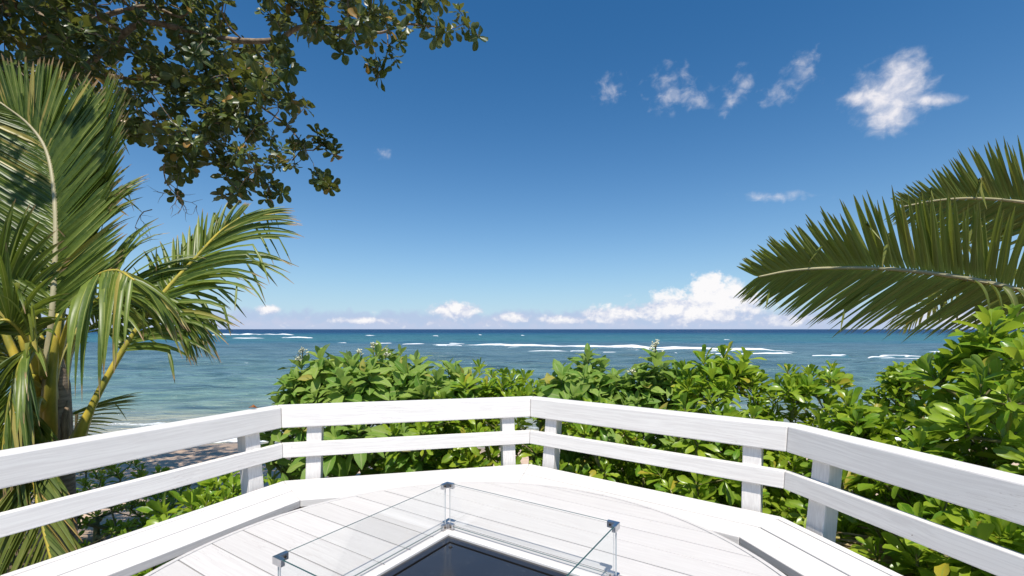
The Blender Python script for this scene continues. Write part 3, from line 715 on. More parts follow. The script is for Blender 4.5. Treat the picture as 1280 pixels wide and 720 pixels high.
H1, _ = shrub('hel', 'flowering_shrub', 'broad silvery green shrub with cream flower heads behind the bench beside the beach', 'shrub', 474, 4.25, 1.06, .98, .80, 145, .195, tall=((400, 444, 4.2), (470, 441, 4.1), (378, 456, 4.2), (520, 452, 4.2), (560, 458, 4.15), (592, 472, 4.1), (440, 456, 4.0), (500, 440, 4.4), (545, 470, 3.9), (365, 480, 4.1)), nleaf=(13, 18), seed=1, group=HED)
shrub('nau', 'low_shrub', 'low bright green shrub dipping between the two flowering shrubs', 'shrub', 636, 4.1, 1.02, .70, .62, 102, .115, tall=((640, 472, 4.0), (615, 468, 4.0), (664, 480, 3.95), (655, 472, 4.2), (628, 478, 3.9)), seed=2, group=HED)
H2, _ = shrub('hel', 'flowering_shrub', 'upright leafy shrub without open flowers behind the bench angle', 'shrub', 722, 4.2, 1.00, .52, .6, 80, .185, tall=((735, 444, 4.1), (700, 462, 4.1), (752, 456, 4.1), (768, 470, 4.0)), nleaf=(13, 18), seed=3, group=HED)
H3, _ = shrub('hel', 'flowering_shrub', 'shrub carrying one tall cream flower spray above the rail', 'shrub', 822, 4.1, 0.96, .50, .6, 72, .18, tall=((820, 448, 4.0), (800, 466, 4.0), (845, 464, 4.0)), nleaf=(13, 18), seed=4, group=HED)
shrub('nau', 'glossy_shrub', 'upright yellow green shrub between the flower spray and the right palm', 'shrub', 908, 3.75, 1.01, .55, .55, 175, .15, tall=((880, 448, 3.7), (905, 442, 3.7), (930, 446, 3.7), (890, 470, 3.5)), seed=5, group=HED)
shrub('nau', 'glossy_shrub', 'dense green shrub under the palm frond tip behind the bench', 'shrub', 1005, 3.6, 0.90, .58, .6, 191, .125, tall=((1040, 458, 3.5), (985, 462, 3.5), (1012, 466, 3.5)), seed=6, group=HED)
shrub('nau', 'glossy_shrub', 'small leaved shrub beside the gap where water shows through the hedge', 'shrub', 1160, 3.25, 0.88, .38, .5, 151, .10, tall=((1125, 462, 3.2), (1160, 455, 3.2), (1112, 476, 3.2), (1142, 460, 3.1), (1120, 490, 3.1)), seed=7, group=HED)
shrub('nau', 'glossy_shrub', 'tall large leaved shrub reaching up to the right palm', 'shrub', 1345, 2.5, 1.25, .56, .62, 238, .155, tall=((1240, 408, 2.5), (1268, 394, 2.5), (1205, 440, 2.6), (1180, 470, 2.6), (1278, 440, 2.1), (1225, 480, 2.2)), seed=8, group=HED)
shrub('nau', 'glossy_shrub', 'shrub crowding the bench back at the right arm', 'shrub', 1190, 2.15, 0.71, .42, .5, 142, .135, seed=9, group=HED, zlow=-.4)
shrub('nau', 'glossy_shrub', 'shrub filling the space under the rails of the right arm', 'shrub', 1330, 1.62, 0.67, .46, .6, 142, .135, seed=10, group=HED, zlow=-.4)
shrub('nau', 'glossy_shrub', 'shrub seen through the rails near the right bench corner', 'shrub', 900, 3.15, 0.75, .62, .34, 151, .125, seed=12, group=HED, zlow=-.3)
shrub('nau', 'glossy_shrub', 'shrub seen through the rails right of the bench angle', 'shrub', 745, 3.55, 0.77, .50, .32, 127, .12, seed=13, group=HED, zlow=-.3)
shrub('nau', 'glossy_shrub', 'shrub seen through the rails below the broad flowering shrub', 'shrub', 560, 3.72, 0.77, .62, .36, 142, .12, seed=14, group=HED, zlow=-.3)
shrub('nau', 'glossy_shrub', 'shrub at the bench corner below the gap with water', 'shrub', 1062, 2.7, .82, .36, .34, 135, .115, tall=((1100, 524, 2.7), (1125, 530, 2.7), (1075, 512, 2.7), (1142, 520, 2.8)), seed=15, group=HED, zlow=-.3)
LFT = 'low shrubs beside the left bench arm'
shrub('nau', 'low_shrub', 'low sunlit shrub under the left bench arm', 'shrub', 232, 2.75, 0.34, .42, .40, 76, .125, seed=16, group=LFT, zlow=-.3)
shrub('nau', 'low_shrub', 'low rosette shrub close to the left bench corner', 'shrub', 285, 3.15, 0.36, .32, .30, 42, .14, seed=17, group=LFT, zlow=-.3)
shrub('nau', 'ground_shrub', 'dark shaded ground shrub between palm and beach', 'shrub', 118, 4.6, .02, .75, .55, 110, .085, seed=18, group=LFT, zlow=-.75, mind=.075)
shrub('nau', 'ground_shrub', 'ground shrub at the edge of the sand', 'shrub', 225, 4.9, -.28, .5, .4, 60, .085, seed=19, group=LFT, zlow=-.8, mind=.075)

# flower sprays on the silvery shrubs
def spray(parent, pos, h, spread, nst, seed):
    rnd = random.Random(seed); base = Vector(pos); parts = []; balls = []
    parts.append(tube([base, base + Vector((rnd.uniform(-.01, .01), 0, h))], [.004, .003], 5))
    for i in range(nst):
        z = h * rnd.uniform(.35, 1.0); an = rnd.random() * 6.28; r_ = spread * rnd.uniform(.3, 1) * (1.15 - .5 * z / h)
        a = base + Vector((0, 0, z * .75)); e = base + Vector((math.cos(an) * r_, math.sin(an) * r_, z + rnd.uniform(0, .02)))
        parts.append(tube([a, (a + e) / 2 + Vector((0, 0, .012)), e], [.0028, .0022, .002], 4))
        for q_ in range(7):
            c = e + Vector((rnd.gauss(0, .008), rnd.gauss(0, .008), rnd.gauss(0, .006))); s_ = rnd.uniform(.0045, .0085)
            balls.append(([c + Vector(w) * s_ for w in ((1, 0, 0), (0, 1, 0), (-1, 0, 0), (0, -1, 0), (0, 0, 1), (0, 0, -1))], [[0, 1, 4], [1, 2, 4], [2, 3, 4], [3, 0, 4], [1, 0, 5], [2, 1, 5], [3, 2, 5], [0, 3, 5]]))
    L = parent.location; v, f = merge(parts); st = obj('flower_stalk', [Vector(p) - L for p in v], f, M_STEM, parent)
    v, f = merge(balls); obj('blossom', [Vector(p) - L for p in v], f, M_FLOWER, st)
spray(H3, at(820, 455, 4.0), .20, .075, 13, 1)
for i, (x, y) in enumerate(((378, 436), (467, 430), (482, 438), (448, 438), (374, 444))): spray(H1, at(x, y + 12, 4.15), .09, .04, 8, 5 + i)
for i, (x, y) in enumerate(((905, 446), (790, 462))): spray(H3, at(x, y + 10, 3.95), .06, .05, 7, 15 + i)

# ------------------------------------------------------------------ the big tree over the left
TREE = thing('broadleaf_tree', 'spreading broadleaf tree with leathery dark leaves hanging over the left side', 'tree', (-8.2, 4.4, gz(0, 4.4)))
tl = np.array(TREE.location)
def inside(x, y, poly):
    c = False
    for i in range(len(poly)):
        (x1, y1), (x2, y2) = poly[i], poly[i - 1]
        if (y1 > y) != (y2 > y) and x < (x2 - x1) * (y - y1) / (y2 - y1) + x1: c = not c
    return c
trnd = random.Random(5)
CAN = [(-260, 260), (-260, -220), (500, -120), (560, -40), (560, 2), (520, 6), (470, 35), (470, 55), (440, 62), (430, 30), (360, 60), (372, 100), (365, 140), (392, 172), (372, 190), (352, 225), (335, 248), (290, 238), (280, 215), (255, 200), (230, 222), (205, 225), (190, 190), (120, 150), (60, 140), (20, 180), (-40, 240)]
tips, sizes = [], []
n_t = 0
while len(tips) < 1750 and n_t < 120000:
    n_t += 1; x, y = trnd.uniform(-260, 620), trnd.uniform(-220, 260)
    if not inside(x, y, CAN): continue
    dense = 1 if x < 300 else max(.55, 1 - (x - 300) / 500)
    if mnoise.noise((x / 55., y / 55., 4.)) < -.30 - .3 * (x < 200): continue
    if trnd.random() > dense: continue
    dp = trnd.uniform(4.3, 6.3) if x > 200 else trnd.uniform(4.2, 7.4)
    p = np.array(at(x, y, dp))
    if any(np.sum((p - q_) ** 2) < .085 ** 2 for q_ in tips): continue
    tips.append(p)
# explicit end sprays seen against the sky
for (x, y, dp) in [(600, 45, 5.0), (583, 28, 5.0), (572, 10, 5.0), (560, 40, 5.0), (545, 48, 5.05), (548, 22, 5.0), (530, 30, 5.1), (520, 12, 5.1), (508, 38, 5.1), (490, 22, 5.1), (500, 50, 5.1), (478, 12, 5.2), (462, 22, 5.2), (495, 78, 5.0), (478, 85, 5.0), (470, 98, 5.0), (462, 78, 5.0), (487, 68, 5.0),
                   (425, 52, 5.2), (430, 66, 5.2), (412, 40, 5.2), (418, 182, 5.1), (408, 168, 5.1), (402, 178, 5.1), (395, 164, 5.15), (418, 196, 5.1), (405, 226, 5.1), (398, 218, 5.1), (412, 236, 5.1),
                   (378, 188, 5.2), (368, 208, 5.2), (352, 240, 5.2), (334, 246, 5.2), (276, 242, 5.3), (290, 245, 5.3), (300, 236, 5.3), (222, 243, 5.2), (340, 228, 5.2), (360, 160, 5.2), (385, 130, 5.2)]: tips.append(np.array(at(x, y, dp)))
# canopy overhead, beyond the picture, that shades the palm
for _ in range(150):
    p = np.array((trnd.uniform(-7.2, -2.9), trnd.uniform(1.3, 4.4), trnd.uniform(4.6, 6.6)))
    if p[0] > -3.4 and p[1] < 2.2: continue
    tips.append(p)
for _ in range(170): tips.append(np.array((trnd.uniform(-7.5, -3.2), trnd.uniform(2.9, 4.6), trnd.uniform(5.2, 7.0))))  # extra unseen tips added overhead to darken the canopy's upper left corner
limbs = [np.array(TREE.location) + np.array((0, 0, -.15)), np.array((-8.15, 4.4, .2)), np.array((-8.0, 4.45, 1.6)), np.array((-7.6, 4.6, 3.0)), np.array((-6.9, 4.8, 3.9)), np.array((-6.1, 4.9, 4.5))]
limb2 = [at(x, y, dp) for x, y, dp in ((20, 5, 5.0), (78, 38, 5.0), (120, 24, 5.0), (150, 14, 5.0), (187, 8, 5.05), (225, 22, 5.1))]
limb3 = [at(x, y, dp) for x, y, dp in ((60, 110, 5.1), (120, 72, 5.0), (150, 46, 4.95), (181, 28, 4.95), (235, 38, 5.0), (290, 50, 5.0), (345, 50, 5.05), (372, 35, 5.1), (410, 34, 5.1), (475, 41, 5.1), (500, 30, 5.1), (560, 35, 5.0))]
limb4 = [at(x, y, dp) for x, y, dp in ((110, 95, 5.4), (170, 100, 5.4), (240, 96, 5.3), (300, 118, 5.2), (350, 150, 5.2), (372, 172, 5.15), (392, 205, 5.1))]
limb5 = [at(x, y, dp) for x, y, dp in ((170, 150, 5.5), (230, 180, 5.4), (280, 204, 5.3), (320, 230, 5.2))]
def tree_grow():
    skel = [np.array(p, float) for p in limbs]; par = [-1] + list(range(len(skel) - 1)); fixed = {}
    def add(path, parent, sub=4):
        p = parent; pts_ = [skel[parent]] + [np.array(q_) for q_ in path]; c = crom([Vector(q_) for q_ in pts_], sub * (len(pts_) - 1))
        for q_ in c[1:]: skel.append(np.array(q_)); par.append(p); p = len(skel) - 1
    add(limb2, 5); add(limb3, 5); add(limb4, 4); add(limb5, 4)
    add([(-5.6, 3.9, 5.2), (-4.6, 3.0, 5.6), (-3.8, 2.4, 5.7)], 5); add([(-6.6, 3.2, 4.9), (-6.0, 2.2, 5.5)], 4)
    nN = len(skel); cap = nN + 40000; buf = np.zeros((cap, 3)); buf[:nN] = skel; root = skel[0]; dr = np.zeros(cap); dr[:nN] = np.linalg.norm(buf[:nN] - root, axis=1)
    dirs = {}; order = np.argsort([np.min(np.linalg.norm(buf[:nN] - t_, axis=1)) for t_ in tips])
    for ti in order:
        t_ = tips[ti]; dv = buf[:nN] - t_; cost = np.linalg.norm(dv, axis=1) + np.where(dr[:nN] > np.linalg.norm(t_ - root) + .2, .6, 0); cost[:4] += 5
        j = int(np.argmin(cost)); a = buf[j].copy(); L = np.linalg.norm(t_ - a); m_ = max(2, int(L / .11)); p = j; side = rng.normal(size=3) * .13 * L
        for q_ in range(1, m_ + 1):
            u = q_ / m_; x = a + (t_ - a) * u + side * math.sin(u * math.pi) + np.array((0, 0, -.12 * L * math.sin(u * math.pi))) + rng.normal(size=3) * .008
            buf[nN] = x; dr[nN] = np.linalg.norm(x - root); par.append(p); p = nN; nN += 1
        dirs[ti] = unit(buf[p] - buf[par[p]])
    tipn = np.zeros(nN); kids = [[] for _ in range(nN)]
    for i in range(1, nN): kids[par[i]].append(i)
    for i in range(nN - 1, -1, -1):
        if not kids[i]: tipn[i] = 1
        if par[i] >= 0: tipn[par[i]] += tipn[i]
    rad = np.minimum(.0036 * tipn ** .47, .30)
    return buf[:nN], par, rad, kids, dirs
nodes, par, rad, kids, dirs = tree_grow()
v, f = tubes_mesh(nodes - tl, par, rad, kids, 8)
tr_o = obj('branches', v, f, M_BARK, TREE, smooth=True)
trunk_v, trunk_f = tube([Vector((0, 0, -.2)), Vector((.0, 0, .3)), Vector((.06, 0, 1.2)), Vector((.2, .05, 2.5)), Vector((.6, .2, 3.85)), Vector((1.3, .4, 4.75))], [.46, .36, .31, .28, .24, .17], 12)
obj('trunk', trunk_v, trunk_f, M_BARK, TREE, smooth=True)
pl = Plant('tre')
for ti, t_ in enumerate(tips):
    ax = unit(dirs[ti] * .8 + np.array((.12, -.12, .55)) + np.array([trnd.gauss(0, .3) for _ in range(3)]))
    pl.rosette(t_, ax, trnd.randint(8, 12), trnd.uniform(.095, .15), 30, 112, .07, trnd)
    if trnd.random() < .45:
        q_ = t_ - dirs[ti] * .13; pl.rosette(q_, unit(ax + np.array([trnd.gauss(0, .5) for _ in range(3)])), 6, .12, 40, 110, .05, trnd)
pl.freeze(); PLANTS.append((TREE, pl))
# leafless dead twig hanging below the canopy
dead = []
def twig(p, d_, L, r_, lev, rnd):
    pts_ = [p]; 
    for q_ in range(4): d_ = (d_ + Vector([rnd.gauss(0, .28) for _ in range(3)])).normalized(); pts_.append(pts_[-1] + d_ * L / 4)
    dead.append(tube(pts_, [r_, r_ * .85, r_ * .7, r_ * .55, r_ * .35], 4))
    if lev:
        for q_ in range(3): twig(pts_[rnd.randint(1, 4)], (d_ + Vector([rnd.gauss(0, .8) for _ in range(3)])).normalized(), L * .6, r_ * .6, lev - 1, rnd)
twig(at(205, 205, 5.0), Vector((-.3, 0, -1)), .38, .008, 2, random.Random(3)); twig(at(222, 240, 5.0), Vector((-.5, -.1, -.8)), .30, .007, 2, random.Random(8)); twig(at(190, 262, 5.0), Vector((-.6, -.1, -.6)), .36, .006, 2, random.Random(9))
v, f = merge(dead); obj('dead_twig', [Vector(p) - TREE.location for p in v], f, M_FIBRE, TREE)

# ------------------------------------------------------------------ which leaves show largest: those become single parts
GRID = 5; gw, gh = 1280 // GRID, 720 // GRID
zb = np.full((gh, gw), 1e9); info = []
for root, pl in PLANTS:
    mid = pl.pos + pl.rot[:, :, 1] * (pl.sc * .55)[:, None]; dd = np.maximum(mid[:, 1], .05)
    sx = 640 + mid[:, 0] / dd * FPX; sy = HY - (mid[:, 2] - CAM_H) / dd * FPX
    vd = mid - np.array((0, 0, CAM_H)); vd /= np.linalg.norm(vd, axis=1)[:, None]
    facing = np.abs((pl.rot[:, :, 2] * vd).sum(1)); size_px = pl.sc / dd * FPX
    ok = (mid[:, 1] > .3) & (sx > 2) & (sx < 1278) & (sy > 2) & (sy < 718)
    info.append((sx, sy, dd, size_px * size_px * (.15 + facing), ok, size_px))
    for i in np.nonzero(ok)[0]:
        r_ = max(0, int(size_px[i] * .16 / GRID)); a, b_ = int(sx[i] / GRID), int(sy[i] / GRID)
        sl = zb[max(0, b_ - r_):b_ + r_ + 1, max(0, a - r_):a + r_ + 1]; np.minimum(sl, dd[i], out=sl)
for (root, pl), (sx, sy, dd, area, ok, spx) in zip(PLANTS, info):
    vis = np.array([ok[i] and spx[i] > 9 and dd[i] < zb[min(gh - 1, int(sy[i] / GRID)), min(gw - 1, int(sx[i] / GRID))] + .06 for i in range(len(sx))])
    cand = np.nonzero(vis)[0]; cand = cand[np.argsort(-area[cand])][:290]
    single = np.zeros(len(sx), bool); single[cand] = True; L = np.array(root.location)
    for i in cand:
        o = bpy.data.objects.new('leaf', TPL_ME[pl.kind, int(pl.var[i])]); COL.objects.link(o); o.parent = root
        M = np.eye(4); M[:3, :3] = pl.rot[i] * pl.sc[i]; M[:3, 3] = pl.pos[i] - L; o.matrix_basis = Matrix(M.tolist())
    rest = np.nonzero(~single)[0]; Vs, Fs, Us, o_ = [], [], [], 0
    for vi, (tv, tf, tu) in enumerate(TPL[pl.kind]):
        sel = rest[pl.var[rest] == vi]
        if not len(sel): continue
        w = np.einsum('nij,kj->nki', pl.rot[sel] * pl.sc[sel][:, None, None], tv) + (pl.pos[sel] - L)[:, None, :]
        Vs.append(w.reshape(-1, 3)); Fs.append((tf[None] + (np.arange(len(sel)) * len(tv))[:, None, None]).reshape(-1, 4) + o_); Us.append(np.tile(tu, (len(sel), 1))); o_ += len(sel) * len(tv)
    if o_:
        o = obj('foliage', np.concatenate(Vs), np.concatenate(Fs), MATS[pl.kind], root, np.concatenate(Us), True); o['kind'] = 'stuff'

# ------------------------------------------------------------------ palms
def frond(palm, pts, nh, n_pair, length, t0=.22, droop=.35, a0=72, a1=22, vee=.25, width=.045, rmax=.03, singles=True, mat=None, rmat=None, seed=0, shape=None, kink=.06, twist=.3, mess=4., lfac=(1., 1.), bdroop=0., stiff=None):
    rnd = random.Random(seed + 40); mat = mat or M_PALM; rmat = rmat or M_RACH; NS = 40
    path = crom(pts, NS); L = palm.location; nh = Vector(nh)
    radii = [rmax * (1 - .80 * (i / NS)) * (1.0 + 1.0 * max(0, .2 - i / NS) / .2) + .0025 for i in range(NS + 1)]
    v, f = tube([p - L for p in path], radii, 7); fo = obj('frond', v, f, rmat, palm, smooth=True)
    geo = []
    for sgn, lf in ((1, lfac[0]), (-1, lfac[1])):
        for q_ in range(n_pair):
            tt = t0 + (1 - t0) * (q_ + .5 + rnd.uniform(-.15, .15)) / n_pair; w_ = (tt - t0) / (1 - t0)
            i = min(int(tt * NS), NS - 1); u = tt * NS - i; p = path[i].lerp(path[min(i + 1, NS)], min(u, 1)); t_ = (path[min(i + 1, NS)] - path[max(i - 1, 0)]).normalized()
            N = (nh - t_ * nh.dot(t_)).normalized(); Sd = t_.cross(N) * sgn
            ang = R_(a0 + (a1 - a0) * w_ + rnd.uniform(-mess, mess)); ve = vee + rnd.uniform(-.025, .025) * mess
            dr = (t_ * math.cos(ang) + (Sd * math.cos(ve) + N * math.sin(ve)) * math.sin(ang)).normalized()
            prof = shape(w_) if shape else (.62 + .38 * math.sin(min(1, w_ * 1.5 + .12) * math.pi * .5)) * (1 - .62 * max(0, (w_ - .45) / .55) ** 1.5)
            ll = length * prof * lf * rnd.uniform(.9, 1.07); wd = width * (.75 + .25 * prof) * rnd.uniform(.85, 1.1) * (1 - .45 * w_ ** 2)
            dro = (droop * rnd.uniform(.75, 1.25) + bdroop * (1 - w_) ** 2) * (ll / length)
            twi = rnd.gauss(0, twist); kk = rnd.random() < kink; kpos = rnd.uniform(.4, .75)
            ns = 7; c = p + Sd * radii[i] * .6; dcur = dr.copy(); V, UV = [], []
            for s_ in range(ns + 1):
                tq = s_ / ns
                Nn = (N - dcur * N.dot(dcur)); Nn = Nn.normalized() if Nn.length > .05 else dcur.orthogonal().normalized()
                Nn = (Nn * math.cos(twi) + dcur.cross(Nn) * math.sin(twi)); wv = dcur.cross(Nn)
                hw = wd * .5 * (min(1, .35 + tq * 4.5)) * (1 - tq ** 2.6) ** .8 + .0012
                V += [c - wv * hw + Nn * hw * .55 - L, c - L, c + wv * hw + Nn * hw * .55 - L]; UV += [(0, tq), (.5, tq), (1, tq)]
                dcur = (dcur + Vector((0, 0, -1)) * dro * (.25 + tq * 1.1) / ns * 2).normalized()
                if kk and abs(tq - kpos) < .5 / ns: dcur = (dcur * .5 + Vector((rnd.gauss(0, .3), rnd.gauss(0, .3), -1))).normalized()
                c = c + dcur * ll / ns
            F = [(s_ * 3 + j, s_ * 3 + j + 1, s_ * 3 + j + 4, s_ * 3 + j + 3) for s_ in range(ns) for j in range(2)]
            geo.append((V, F, UV))
    if singles:
        for V, F, UV in geo: obj('leaflet', V, F, mat, fo, UV, True)
    else:
        V, F, UV = [], [], []
        for a, b_, c in geo: o_ = len(V); V += a; F += [[x + o_ for x in q_] for q_ in b_]; UV += c
        o = obj('leaflets', V, F, mat, fo, UV, True); o['kind'] = 'stuff'
    return fo
def A(*l): return [at(*q_) for q_ in l]
PL = thing('coconut_palm', 'young coconut palm with yellow leaf stalks outside the left bench arm', 'palm', (-3.45, 3.45, gz(-3, 3.4)))
# trunk and fibre-wrapped crown
tv, tf = tube([Vector((0, 0, -.15)), Vector((0, 0, .1)), Vector((.02, -.01, .7)), Vector((.05, -.04, 1.3)), Vector((.07, -.07, 1.8)), Vector((.08, -.1, 2.1))], [.17, .135, .105, .09, .075, .035], 14)
obj('trunk', tv, tf, M_TRUNK, PL, smooth=True)
cr0 = at(66, 505, 3.36) - PL.location
for i in range(6):
    an = i * 1.05 + .3; d_ = Vector((math.cos(an), math.sin(an), 0))
    tv, tf = tube([cr0 + d_ * .055 + Vector((0, 0, -.42)), cr0 + d_ * .07 + Vector((0, 0, -.2)), cr0 + d_ * .075 + Vector((0, 0, -.08)), cr0 + d_ * .09 + Vector((0, 0, .02))], [.034, .04, .03, .008], 6)
    obj('fibre_sheath', tv, tf, M_FIBRE, PL, smooth=True)
frond(PL, A((62, 500, 3.30), (61, 440, 3.28), (66, 385, 3.30), (70, 300, 3.40), (67, 232, 3.50), (57, 186, 3.56), (35, 155, 3.55), (0, 128, 3.48)), (.15, -1, .55), 84, .78, t0=.26, droop=.03, a0=52, a1=36, vee=.20, width=.050, rmax=.024, rmat=M_RACHP, seed=1, kink=.02, twist=.10, mess=2.5)
frond(PL, A((75, 490, 3.4), (92, 400, 3.5), (102, 310, 3.6), (109, 245, 3.65), (116, 190, 3.7), (124, 130, 3.75)), (-.25, -1, .3), 74, .74, t0=.34, droop=.06, twist=.12, mess=2.5, a0=60, a1=28, width=.046, rmax=.020, singles=False, rmat=M_RACHP, seed=2)
frond(PL, A((92, 560, 3.3), (107, 525, 3.3), (128, 482, 3.35), (160, 428, 3.45), (205, 366, 3.6), (245, 322, 3.75), (275, 290, 3.85), (300, 272, 3.92)), (-.10, -1, .20), 60, .82, t0=.40, droop=.52, a0=60, a1=16, vee=.15, width=.038, rmax=.027, bdroop=.3, seed=3, kink=.30, lfac=(1.08, .52), mess=7)
frond(PL, A((64, 480, 3.3), (80, 420, 3.2), (98, 372, 3.05), (122, 345, 2.9), (146, 338, 2.78), (168, 350, 2.66)), (.3, -.4, 1), 15, .92, t0=.36, droop=1.6, a0=56, a1=34, vee=-.75, width=.046, rmax=.016, seed=4, bdroop=.6, lfac=(1, .75), mess=9)
frond(PL, A((72, 490, 3.4), (92, 424, 3.42), (116, 380, 3.45), (148, 362, 3.5), (188, 366, 3.58), (228, 392, 3.65)), (.25, -.8, .6), 44, .88, t0=.32, droop=.85, a0=52, a1=12, width=.031, rmax=.016, singles=False, seed=5, bdroop=.4, kink=.2, lfac=(1., .9), mess=12)
frond(PL, A((74, 480, 3.5), (98, 425, 3.7), (136, 396, 3.95), (180, 388, 4.2), (222, 402, 4.4)), (.1, -.8, .5), 34, .85, t0=.30, droop=.9, a0=54, a1=14, width=.030, rmax=.014, singles=False, seed=15, bdroop=.3, kink=.2, mess=12)
frond(PL, A((56, 470, 3.2), (48, 436, 3.05), (30, 445, 2.9), (12, 500, 2.82), (2, 575, 2.78)), (-.1, -1, .3), 40, .60, t0=.25, droop=.9, a0=48, a1=18, vee=.1, width=.034, rmax=.014, singles=False, seed=16, kink=.12, mess=9)
frond(PL, A((50, 470, 3.25), (30, 420, 3.1), (5, 400, 3.0), (-25, 420, 2.95), (-50, 470, 2.9)), (.1, -1, .5), 36, .62, t0=.25, droop=.7, a0=56, a1=18, vee=.1, width=.036, rmax=.014, singles=False, seed=17, kink=.12, mess=9)
frond(PL, A((50, 500, 3.3), (42, 470, 3.2), (30, 500, 3.05), (20, 560, 2.95), (12, 620, 2.9), (2, 700, 2.85)), (-.2, -1, .1), 40, .52, t0=.25, droop=.35, a0=55, a1=25, width=.040, rmax=.020, singles=False, mat=M_PALMD, seed=6)
frond(PL, A((58, 520, 3.3), (48, 500, 3.1), (42, 560, 2.95), (46, 620, 2.85), (62, 690, 2.75), (80, 760, 2.7)), (-.1, -1, .2), 40, .60, t0=.28, droop=.25, a0=50, a1=25, width=.042, rmax=.018, singles=False, mat=M_PALMD, seed=7)
frond(PL, A((52, 480, 3.35), (25, 400, 3.3), (-15, 350, 3.2), (-70, 340, 3.1), (-130, 370, 3.0)), (.1, -1, .4), 44, .75, t0=.25, droop=.30, a0=52, a1=22, vee=.0, width=.045, rmax=.024, singles=False, seed=8, bdroop=.4)
frond(PL, A((50, 500, 3.4), (10, 440, 3.4), (-50, 420, 3.4), (-120, 450, 3.35)), (0, -.2, 1), 36, .7, t0=.2, droop=.7, a0=62, a1=25, width=.045, rmax=.024, singles=False, mat=M_PALMD, seed=9, bdroop=.3)
frond(PL, A((70, 530, 3.5), (85, 520, 3.8), (95, 515, 4.2), (95, 530, 4.6), (90, 560, 4.95)), (0, -.1, 1), 30, .62, t0=.2, droop=.18, a0=70, a1=30, width=.036, rmax=.02, singles=False, seed=10)
frond(PL, A((58, 490, 3.45), (45, 380, 3.7), (25, 270, 3.9), (-10, 190, 4.0), (-60, 140, 4.0)), (.2, -1, .3), 44, .8, t0=.25, droop=.12, a0=58, a1=25, width=.045, rmax=.022, singles=False, seed=11)
frond(PL, A((66, 490, 3.5), (80, 380, 3.8), (98, 300, 4.1), (120, 260, 4.4), (140, 250, 4.7)), (-.1, -.8, .6), 36, .66, t0=.3, droop=.3, a0=60, a1=25, width=.042, rmax=.02, singles=False, seed=12)
# upright yellow leaf stalk bases
for a in ([(50, 560, 3.32), (47, 480, 3.3), (30, 430, 3.28), (22, 395, 3.25)], [(62, 545, 3.26), (64, 470, 3.22), (70, 425, 3.2), (74, 392, 3.2)], [(40, 540, 3.36), (30, 470, 3.3), (8, 420, 3.3), (-10, 390, 3.3)]):
    p = A(*a); tv, tf = tube([q_ - PL.location for q_ in p], [.042, .032, .024, .016], 8); obj('leaf_stalk', tv, tf, M_RACH, PL, smooth=True)

PRT = thing('coconut_palm', 'coconut palm beyond the hedge whose dark fronds arch over the sea', 'palm', (6.3, 4.6, gz(6, 4.6)))
rc = Vector((6.15, 4.55, 1.55))
tv, tf = tube([Vector((0, 0, -.15)), Vector((0, 0, .1)), Vector((-.03, 0, 1.1)), Vector((-.1, -.02, 2.0)), Vector((-.15, -.05, 2.45))], [.22, .17, .14, .13, .06], 14); obj('trunk', tv, tf, M_TRUNK, PRT, smooth=True)
up_shape = lambda w: (.82 + .22 * math.sin(min(1, w * 1.5) * math.pi)) * (1 - .60 * max(0, (w - .40) / .60) ** 1.6)
frond(PRT, [rc] + A((1345, 388, 4.35), (1265, 360, 4.2), (1190, 345, 4.1), (1110, 336, 4.0), (1040, 335, 3.95), (990, 338, 3.9), (948, 346, 3.85)), (.05, .9, .45), 112, .78, t0=.20, droop=.05, twist=.14, a0=60, a1=34, vee=.05, width=.050, rmax=.026, rmat=M_RACHP, seed=21, shape=up_shape, kink=.03)
frond(PRT, [rc] + A((1390, 300, 4.9), (1330, 264, 5.0), (1280, 253, 5.0), (1225, 248, 5.0), (1175, 250, 4.95), (1130, 258, 4.9)), (.05, .9, .45), 90, .72, t0=.22, droop=.08, twist=.16, a0=60, a1=32, vee=.12, width=.044, rmax=.024, rmat=M_RACHP, seed=22, shape=up_shape, lfac=(1, 1))
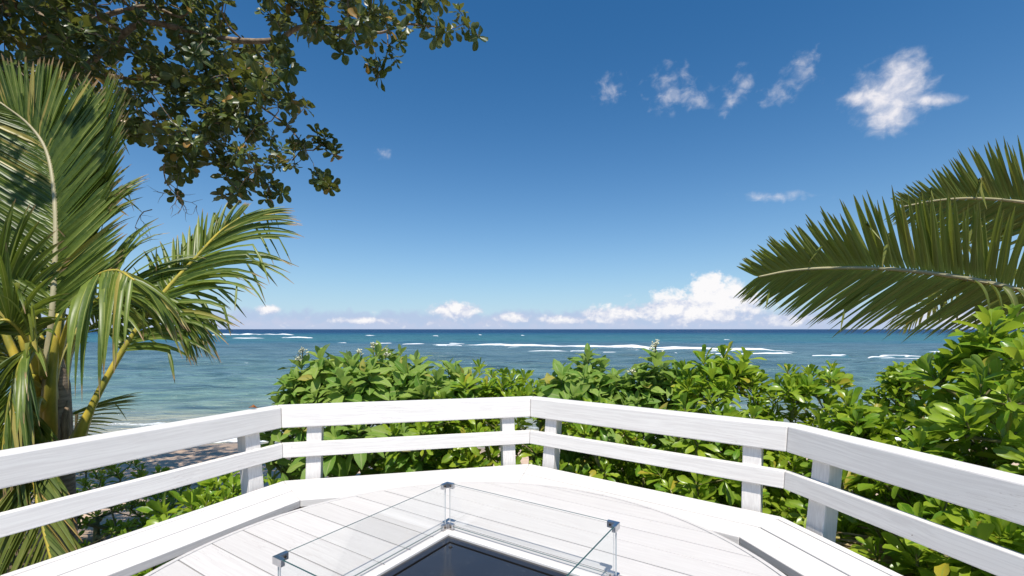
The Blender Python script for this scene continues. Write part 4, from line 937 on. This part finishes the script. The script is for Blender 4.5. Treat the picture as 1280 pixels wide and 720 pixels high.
for i, (ex, ey, ez, drp) in enumerate(((1.6, -1.2, 1.3, .5), (2.0, .9, 1.2, .5), (.4, 2.2, 1.4, .5), (-.2, 1.9, .3, .7), (1.9, .2, .1, .8), (.9, -1.0, 1.9, .3))):
    frond(PRT, [rc, rc + Vector((ex * .35, ey * .35, ez * .6 + .25)), rc + Vector((ex * .7, ey * .7, ez * .8 + .2)), rc + Vector((ex, ey, ez * .6)), rc + Vector((ex * 1.2, ey * 1.2, ez * .3 - .2))], (-ex * .3, -ey * .3, 1), 34, .75, t0=.2, droop=drp, singles=False, seed=30 + i)
# near hanging and yellowing leaflets of a lower frond at the right edge
frond(PRT, A((1345, 385, 4.3), (1290, 366, 4.22), (1250, 357, 4.16), (1205, 348, 4.08)), (0, -.3, 1), 5, .50, t0=.25, droop=3.2, a0=85, a1=80, vee=-.4, width=.07, rmax=.012, singles=False, mat=M_PALMD, rmat=M_RACHP, seed=41, lfac=(1., .8), shape=lambda w: 1.)

# dry frond lying under the hedge on the right
DRY = thing('fallen_frond', 'dry straw coloured palm frond lying under the hedge', 'palm frond', (2.05, 2.0, gz(2, 2) + .55))
frond(DRY, A((1300, 672, 2.15), (1230, 690, 2.2), (1150, 700, 2.25), (1070, 702, 2.35)), (-.1, -.5, 1), 26, .42, t0=.1, droop=.2, a0=45, a1=20, width=.028, rmax=.012, singles=False, mat=M_DRY, rmat=M_RACHP, seed=50)

# ------------------------------------------------------------------ little dead leaf on the rail
seg0 = PTS[1] + dL * .10 + segn(0) * (g_(ZT) + .075)
tv, tf, tu = leaf_template(TRE_W, .35, .8, .6)
lf = obj('fallen_leaf', tv * .045, tf, M_BROWN, None, tu, True)
lf.matrix_basis = Matrix.Translation((seg0[0] - .03, seg0[1], ZT + .012)) @ Matrix.Rotation(R_(-70), 4, 'Z') @ Matrix.Rotation(R_(14), 4, 'X')
so = lf.modifiers.new('thickness', 'SOLIDIFY'); so.thickness = .0015
tag(lf, 'small curled orange brown dead leaf lying on the top rail', 'leaf')
